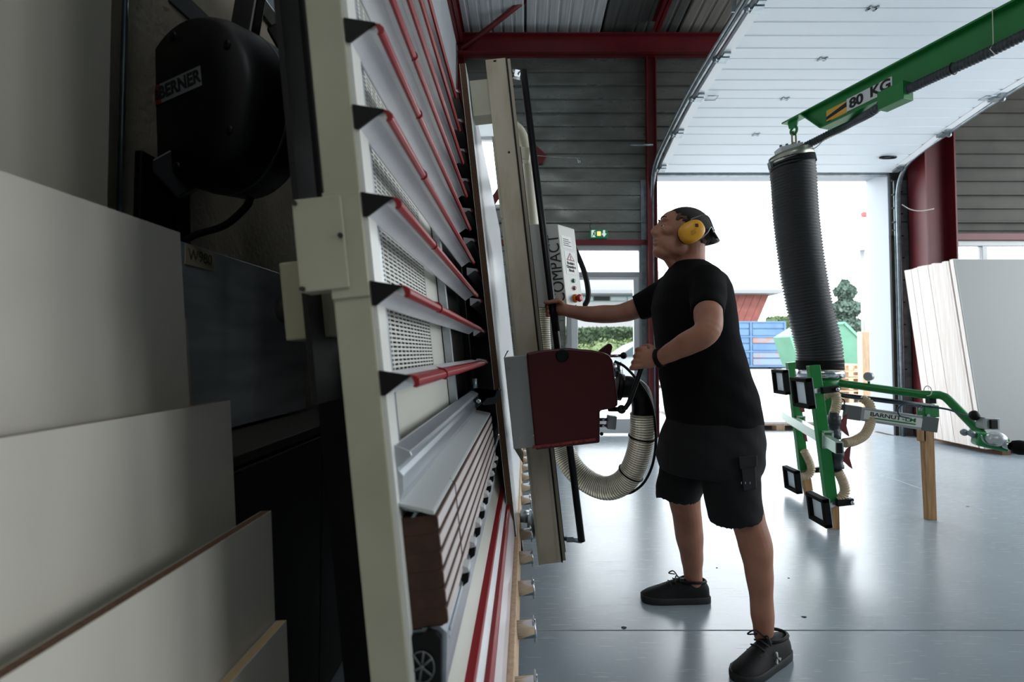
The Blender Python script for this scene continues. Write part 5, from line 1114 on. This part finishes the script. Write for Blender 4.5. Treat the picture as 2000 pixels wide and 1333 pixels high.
# ---- near (left) arm and fist on the lever
limb(B, [(P(1372, 562, 1.94), 0.050, 0.050), (P(1382, 588, 1.84), 0.050, 0.050), (P(1383, 615, 1.775), 0.049, 0.050), (P(1384, 640, 1.735), 0.045, 0.045), (P(1370, 657, 1.745), 0.044, 0.044), (P(1345, 670, 1.80), 0.043, 0.043), (P(1315, 686, 1.87), 0.036, 0.036), (P(1295, 697, 1.92), 0.029, 0.030), (P(1284, 701, 1.945), 0.0255, 0.029), (P(1270, 701, 1.958), 0.019, 0.038), (P(1256, 700, 1.968), 0.016, 0.041), (P(1250, 699, 1.974), 0.012, 0.040)], (0.1, 0, 1), 60, 20)
for k, yy_ in enumerate((681, 693, 705, 716)):
    o = -(yy_ - 700) * 0.30
    finger([P(1258 + o, yy_, 1.966), P(1246 + o, yy_ + 1, 1.971), P(1239 + o, yy_ + 3, 1.990), P(1240 + o, yy_ + 4, 2.016), P(1248 + o, yy_ + 4, 2.034), P(1258 + o, yy_ + 3, 2.036)], 0.0112, 0.0088)
finger([P(1280, 690, 1.965), P(1272, 680, 1.985), P(1264, 677, 2.010), P(1254, 680, 2.032), P(1247, 686, 2.040)], 0.0145, 0.0095)
# ---- legs
limb(B, [(P(1375, 850, 2.16), 0.095, 0.090), (P(1345, 920, 2.22), 0.080, 0.080), (P(1337, 970, 2.26), 0.068, 0.066), (P(1342, 1010, 2.28), 0.062, 0.060), (P(1346, 1045, 2.30), 0.061, 0.058), (P(1351, 1085, 2.32), 0.050, 0.048), (P(1353, 1115, 2.342), 0.042, 0.040), (P(1355, 1138, 2.347), 0.038, 0.033), (P(1353, 1152, 2.347), 0.034, 0.028)], (0, 1, 0), 48, 22)
limb(B, [(P(1410, 850, 1.98), 0.095, 0.090), (P(1435, 930, 1.96), 0.080, 0.080), (P(1455, 1000, 1.94), 0.066, 0.064), (P(1465, 1030, 1.93), 0.060, 0.059), (P(1475, 1065, 1.92), 0.0605, 0.058), (P(1482, 1115, 1.91), 0.050, 0.048), (P(1487, 1170, 1.90), 0.0405, 0.040), (P(1489, 1200, 1.895), 0.041, 0.040), (P(1491, 1228, 1.893), 0.036, 0.034), (P(1489, 1246, 1.892), 0.031, 0.028)], (0, 1, 0), 48, 22)
man = fuse(B, 'person', skin, 0.0042, 3)
tag(man, 'man in black t-shirt and dark shorts looking up while gripping the saw pole and lever', 'person')
# ---- clothes
S = MB()
rows(S, [(511, 1347, 27, 0.066, 0), (516, 1347, 36, 0.080, 0), (530, 1351, 48, 0.118, 0), (546, 1352, 60, 0.165, 0), (565, 1351, 68, 0.195, 0), (600, 1351, 75, 0.205, 0), (650, 1357, 75, 0.197, 0), (700, 1367, 79, 0.188, 0), (750, 1379, 85, 0.184, 0), (800, 1390, 88, 0.186, 0), (826, 1394, 87, 0.188, 0)], YM)
limb(S, [(P(1375, 552, 1.95), 0.078, 0.080), (P(1382, 575, 1.875), 0.068, 0.070), (P(1382, 598, 1.815), 0.060, 0.061), (P(1381, 611, 1.788), 0.0575, 0.058)], (0, 0, 1), 18, 26, False)
limb(S, [(P(1330, 562, 2.18), 0.082, 0.085), (P(1288, 583, 2.235), 0.070, 0.072), (P(1262, 595, 2.255), 0.061, 0.064), (P(1243, 602, 2.268), 0.054, 0.058)], (0, 0, 1), 18, 26, False)
def wrinkle(co):
    f = math.sin(co.z * 46 + 9 * co.x) * math.sin(co.x * 31 + co.y * 22 + co.z * 12); amp = 0.0028 * min(1, max(0, (1.35 - co.z) * 3))
    c = P(1370, 688, YM); d = Vector((co.x - c.x, co.y - c.y, 0)); 
    return co + (d.normalized() * f * amp if d.length > 0.05 else Vector((0, 0, 0)))
ts = fuse(S, 't_shirt', shirt_m, 0.006, 10, man, wrinkle)
ts['label'] = 'loose black t-shirt'
S2 = MB()
rows(S2, [(806, 1392, 84, 0.178, 0), (822, 1393, 87, 0.186, 0), (860, 1387, 96, 0.200, 0), (895, 1384, 98, 0.205, 0), (918, 1384, 92, 0.19, 0)], YM)
limb(S2, [(P(1370, 870, 2.16), 0.115, 0.10), (P(1342, 915, 2.19), 0.110, 0.098), (P(1328, 948, 2.23), 0.099, 0.093), (P(1324, 968, 2.25), 0.095, 0.092), (P(1324, 972, 2.25), 0.093, 0.090)], (0, 1, 0), 24, 28, False)
limb(S2, [(P(1405, 870, 1.99), 0.115, 0.105), (P(1422, 915, 1.975), 0.112, 0.100), (P(1430, 965, 1.96), 0.105, 0.097), (P(1436, 1005, 1.95), 0.100, 0.095), (P(1437, 1012, 1.95), 0.099, 0.094)], (0, 1, 0), 24, 28, False)
def wrinkle2(co):
    f = math.sin(co.z * 60 + 14 * co.x + 5) * math.sin(co.x * 40 + co.y * 30)
    c = P(1384, 900, YM); d = Vector((co.x - c.x, co.y - c.y, 0)); return co + (d.normalized() * f * 0.0018 if d.length > 0.04 else Vector((0, 0, 0)))
sh_ = fuse(S2, 'shorts', shorts_m, 0.005, 24, man, wrinkle2)
sh_['label'] = 'dark canvas work shorts with cargo pocket'
# cargo pocket with flap and white stitches on the near leg
pk = MB(); 
def leg_pt(px, py, dep): return P(px, py, dep)
pk.loft([[leg_pt(x, y, 1.866 + d + 0.00022 * (abs(x - 1440) ** 1.5) * 0.1) for x, y in ((1447, 905), (1476, 903), (1478, 955), (1452, 960))] for d in (0.02, -0.006)], True, False)
pko = pk.build('cargo_pocket', mat('pocket_black', '#191b1f', 0.85), sh_, 0.004)
MB().loft([[leg_pt(x, y, 1.866 + d) for x, y in ((1442, 893), (1479, 890), (1479, 912), (1445, 917))] for d in (0.02, -0.010)], True, False).build('pocket_flap', mat('pocket_black', '#191b1f', 0.85), sh_, 0.004)
for x in (1448, 1456, 1465): MB().tube([P(x, 942, 1.856), P(x, 946, 1.856)], 0.0012, 6).build('stitch', mat('stitch_white', '#b9bcbd', 0.7), pko)
# ---- shoes
def shoe(heel, toe, label, side):
    heel, toe = Vector(heel), Vector(toe); f = (toe - heel); L = f.length; f.normalize(); s = Vector((-f.y, f.x, 0)); r = man
    st = [(0.0, 0.024, 0.070), (0.02, 0.034, 0.092), (0.07, 0.040, 0.096), (0.11, 0.042, 0.102), (0.15, 0.044, 0.098), (0.19, 0.048, 0.082), (0.23, 0.050, 0.066), (0.27, 0.046, 0.055), (0.295, 0.034, 0.042), (0.308, 0.018, 0.034)]
    rings = []
    for x, w, h in st:
        c = heel + f * (x / 0.308 * L); ring = []
        for j in range(20):
            a = 2 * PI * j / 20; ca, sa = math.cos(a), math.sin(a)
            z = 0.022 + (h - 0.022) * max(0, sa) ** 0.85; ring.append(c + s * w * math.copysign(abs(ca) ** 0.75, ca) * (1 - (0.08 if x < 0.12 else 0.26) * max(0, sa)) + Vector((0, 0, z)))
        rings.append(ring)
    up = MB().loft(rings).build('shoe', mat('shoe_black', '#070708', 0.65, spec=0.3, bump=0.1, bscale=120), r)
    up['label'] = label
    sub = up.modifiers.new('s', 'SUBSURF'); sub.levels = 1; sub.render_levels = 1
    so = []
    for z, k in ((0.0, 0.97), (0.008, 1.03), (0.022, 1.04), (0.030, 1.0)):
        ring = [heel + f * (x / 0.308 * L) + s * w * k * 1.04 + Vector((0, 0, z)) for x, w, h in st] + [heel + f * (x / 0.308 * L) - s * w * k * 1.04 + Vector((0, 0, z)) for x, w, h in reversed(st)]
        so.append(ring)
    MB().loft(so).build('sole', mat('sole_grey', '#1c1d1d', 0.7), up, 0.002)
    MB().tube([heel + f * (0.016 + 0.060 * (1 - math.cos(a * PI / 12))) * L / 0.308 + s * 0.037 * math.sin(a * PI / 12) + Vector((0, 0, 0.091 - 0.003 * math.cos(a * PI / 6))) for a in range(24)], 0.006, 8, closed=True).build('collar', mat('shoe_black', '#070708', 0.65, spec=0.3), up)
    lm_ = mat('lace_grey', '#1f2021', 0.7)
    for k in range(4):
        x = 0.135 + 0.022 * k; c = heel + f * (x / 0.308 * L); z = 0.101 - 0.0062 * k - 0.0012 * k * k
        MB().tube([c - s * 0.027 + Vector((0, 0, z - 0.006)), c + Vector((0, 0, z + 0.002)), c + s * 0.027 + Vector((0, 0, z - 0.006))], 0.0032, 6).build('lace', lm_, up)
    c = heel + f * (0.140 / 0.308 * L) + Vector((0, 0, 0.105))
    for sg in (-1, 1):
        MB().tube(bez([c, c + s * sg * 0.025 + f * 0.015 + Vector((0, 0, 0.016)), c + s * sg * 0.045 + f * 0.03 + Vector((0, 0, -0.002)), c + s * sg * 0.02 + f * 0.01 + Vector((0, 0, 0.004))], 18), 0.0028, 6).build('lace_bow', lm_, up)
    return up, f, s, L
h1 = G(1388, 1178); t1 = G(1254, 1176)
shoe((h1.x, 2.345, 0), (t1.x, 2.350, 0), 'black trainer on the far foot', 1)
h2 = Vector((0.966, 1.935, 0)); t2 = Vector((0.712, 1.772, 0))
su, sf, ss, sL = shoe(h2, t2, 'black trainer with a small white mark on the near foot', -1)
outs = ss if ss.y < 0 else -ss
c = h2 + sf * 0.135 * sL / 0.308 + outs * 0.0445 + Vector((0, 0, 0.052))
for a in (1.75, 3.6, 5.3):
    d = sf * math.cos(a) + Vector((0, 0, 1)) * math.sin(a); e2 = sf * -math.sin(a) + Vector((0, 0, 1)) * math.cos(a); tl_ = -outs * 0.30
    MB().prism([c + d * 0.003 - e2 * 0.0012, c + d * 0.017 - e2 * 0.0048 + tl_ * d.z * 0.017, c + d * 0.017 + e2 * 0.0048 + tl_ * d.z * 0.017, c + d * 0.003 + e2 * 0.0012], outs * 0.004).build('shoe_mark', mat('mark_white', '#b9bbb9', 0.5), su)
# ---- wristbands
wc, wd = P(1288, 700, 1.938), (P(1270, 702, 1.958) - P(1300, 694, 1.91)).normalized(); wu = (Vector((0, 0, 1)) - wd * wd.z).normalized(); wv = wd.cross(wu)
for k in range(3):
    cc = wc + wd * (0.008 * k - 0.010); MB().tube([cc + wu * 0.0335 * math.cos(a * PI / 12) + wv * 0.0305 * math.sin(a * PI / 12) for a in range(24)], 0.0042, 8, closed=True).build('wristband', black, man)
# ---- hair: close-cropped cap, brows, eyes
HR = MB(); hv = []; n_, m_ = 44, 26
for i in range(m_ + 1):
    for j in range(n_):
        t = PI * min(max(i / m_, 0.01), 0.99); a = 2 * PI * j / n_
        hv.append((math.sin(t) * math.cos(a), math.sin(t) * math.sin(a), math.cos(t)))
V = [hl_(0.014 + 0.1000 * x, 0.0805 * y, 0.022 + 0.0862 * z) for x, y, z in hv]; fcs = []
for i in range(m_):
    for j in range(n_):
        ids = (i * n_ + j, i * n_ + (j + 1) % n_, (i + 1) * n_ + (j + 1) % n_, (i + 1) * n_ + j)
        x = sum(hv[q_][0] for q_ in ids) / 4; y = sum(hv[q_][1] for q_ in ids) / 4; z = sum(hv[q_][2] for q_ in ids) / 4
        line = 0.60 if x < -0.72 else (0.60 - (x + 0.72) * 0.75 if x < 0.1 else -0.02 - (x - 0.1) * 0.55)
        if x < -0.3 and abs(y) < 0.5: line = max(line, 0.45)
        if z > line: fcs.append(ids)
hair = HR.add(V, fcs, True).build('hair', mat('hair_dark', '#241c18', 0.75, bump=0.6, bscale=700), man, fix=False)
so_ = hair.modifiers.new('thick', 'SOLIDIFY'); so_.thickness = 0.006; so_.offset = -1
fv = [hl_(0.014 + 0.0985 * x, 0.0793 * y, 0.022 + 0.0848 * z) for x, y, z in hv]; fcs = []
for i in range(m_):
    for j in range(n_):
        ids = (i * n_ + j, i * n_ + (j + 1) % n_, (i + 1) * n_ + (j + 1) % n_, (i + 1) * n_ + j)
        x = sum(hv[q_][0] for q_ in ids) / 4; z = sum(hv[q_][2] for q_ in ids) / 4
        if z > (0.62 if x < -0.55 else 0.35 - x * 0.8) - 0.45 and x > -0.62: fcs.append(ids)
fade = MB().add(fv, fcs, True).build('cropped_sides', mat('hair_fade', '#5a4238', 0.8, bump=0.4, bscale=700), man, fix=False)
sf_ = fade.modifiers.new('thick', 'SOLIDIFY'); sf_.thickness = 0.005; sf_.offset = -1
for s in (-1, 1):
    ey = MB().ball(hl_(-0.0815, s * 0.030, 0.003), 0.0105, 16, 10).build('eye', mat('eye_white', '#c9c4bf', 0.25), man)
    MB().ball(hl_(-0.0905, s * 0.031, 0.004), (0.003, 0.0045, 0.0045), 12, 8, RH).build('iris', mat('iris_dark', '#2c2018', 0.2), ey)
    limb(MB(), [(hl_(-0.099, s * 0.012, 0.036), 0.0028, 0.003), (hl_(-0.098, s * 0.030, 0.041), 0.0032, 0.004), (hl_(-0.086, s * 0.048, 0.037), 0.002, 0.003)], (0, 0, 1), 8, 8).build('eyebrow', mat('hair_dark', '#241c18', 0.75), man)
# ---- ear defenders
ed_ = empty('ear_defenders', hl_(0.012, -0.10, 0), 'yellow ear defenders worn by the man', 'ear defenders')
def cup(side):
    o = hl_(0.010, side * 0.083, -0.012); ax_ = Vector((0, side, 0)); la_ = Vector((0.86, 0, 0.50)).normalized(); lb_ = la_.cross(ax_)
    def ring(r1, r2, h, n=36): return [o + ax_ * h + la_ * r1 * math.copysign(abs(math.cos(2 * PI * j / n)) ** 0.85, math.cos(2 * PI * j / n)) + lb_ * r2 * math.copysign(abs(math.sin(2 * PI * j / n)) ** 0.85, math.sin(2 * PI * j / n)) for j in range(n)]
    cu_ = MB().loft([ring(0.045, 0.037, 0.014), ring(0.052, 0.042, 0.017), ring(0.052, 0.042, 0.024), ring(0.049, 0.039, 0.036), ring(0.040, 0.031, 0.043), ring(0.024, 0.018, 0.0465), ring(0.006, 0.005, 0.0475)]).build('cup', mat('defender_yellow', '#e0a024', 0.4), ed_)
    MB().loft([ring(0.046, 0.037, -0.008), ring(0.049, 0.040, 0.0), ring(0.049, 0.040, 0.010), ring(0.046, 0.037, 0.015)]).build('cushion', rubber, ed_)
    return o, la_, lb_, cu_
o1, la1, lb1, cu1 = cup(-1); o2, la2, lb2, cu2 = cup(1)
cc = o1 + Vector((0, -0.0455, 0)) + la1 * 0.020
upq = Vector((-la1.z, 0, la1.x)) if la1.x > 0 else Vector((la1.z, 0, -la1.x))
MB().obox(cc + upq * 0.010, (1, 0, 0.06), (0, 1, 0), (-0.06, 0, 1), 0.006, 0.003, 0.0065).build('cup_mark', mat('mark_brown', '#5a2a1c', 0.5), cu1)
for k in range(4): MB().obox(o1 + Vector((-0.004 + 0.0 * k, -0.0470, -0.002 - 0.005 * k)) + la1 * 0.004, (1, 0, 0.5), (0, 1, 0), (-0.5, 0, 1), 0.012 - 0.002 * (k % 2), 0.0012, 0.0008).build('cup_text', mat('mark_brown2', '#8a6a2a', 0.5), cu1)
bk0 = hl_(0.1235, 0, 0.020)
for o, sy, la in ((o1, -1, la1), (o2, 1, la2)):
    pA = o + Vector((0, sy * 0.024, 0)); side_ = Vector((bk0.x - 0.010, hc.y + sy * 0.055, bk0.z))
    MB().tube(bez([pA + la * 0.000 + Vector((-0.012, 0, 0.044)), pA + Vector((0.018, 0, 0.056)), pA + Vector((0.045, 0, 0.064)), pA + Vector((0.070, -sy * 0.008, 0.058)), side_ + Vector((0, 0, 0.014))], 28), 0.0022, 6).build('wire_band', galv, ed_)
    MB().tube(bez([pA + Vector((0.030, 0, -0.030)), pA + Vector((0.060, -sy * 0.002, -0.006)), pA + Vector((0.080, -sy * 0.010, 0.020)), side_ + Vector((0, 0, -0.010))], 24), 0.0022, 6).build('wire_band', galv, ed_)
    MB().obox(pA + Vector((-0.014, 0, 0.042)), (1, 0, 0.3), (0, 1, 0), (-0.3, 0, 1), 0.010, 0.005, 0.005).build('band_pivot', black, ed_)
bp_ = []
for a in range(13):
    t = -1 + 2 * a / 12; bp_.append(Vector((bk0.x + 0.004 - 0.030 * t * t, hc.y + 0.070 * t, bk0.z)))
rg = []
for q in bp_:
    d = Vector((q.x - hc.x, q.y - hc.y, 0)).normalized(); up_ = Vector((-0.45, 0, 0.9)).normalized()
    rg.append([q + up_ * 0.024 + d * -0.002, q + up_ * 0.024 + d * 0.008, q - up_ * 0.024 + d * 0.012, q - up_ * 0.024 + d * 0.001])
MB().loft(rg, True, False).build('rear_strap', black, ed_, 0.002)
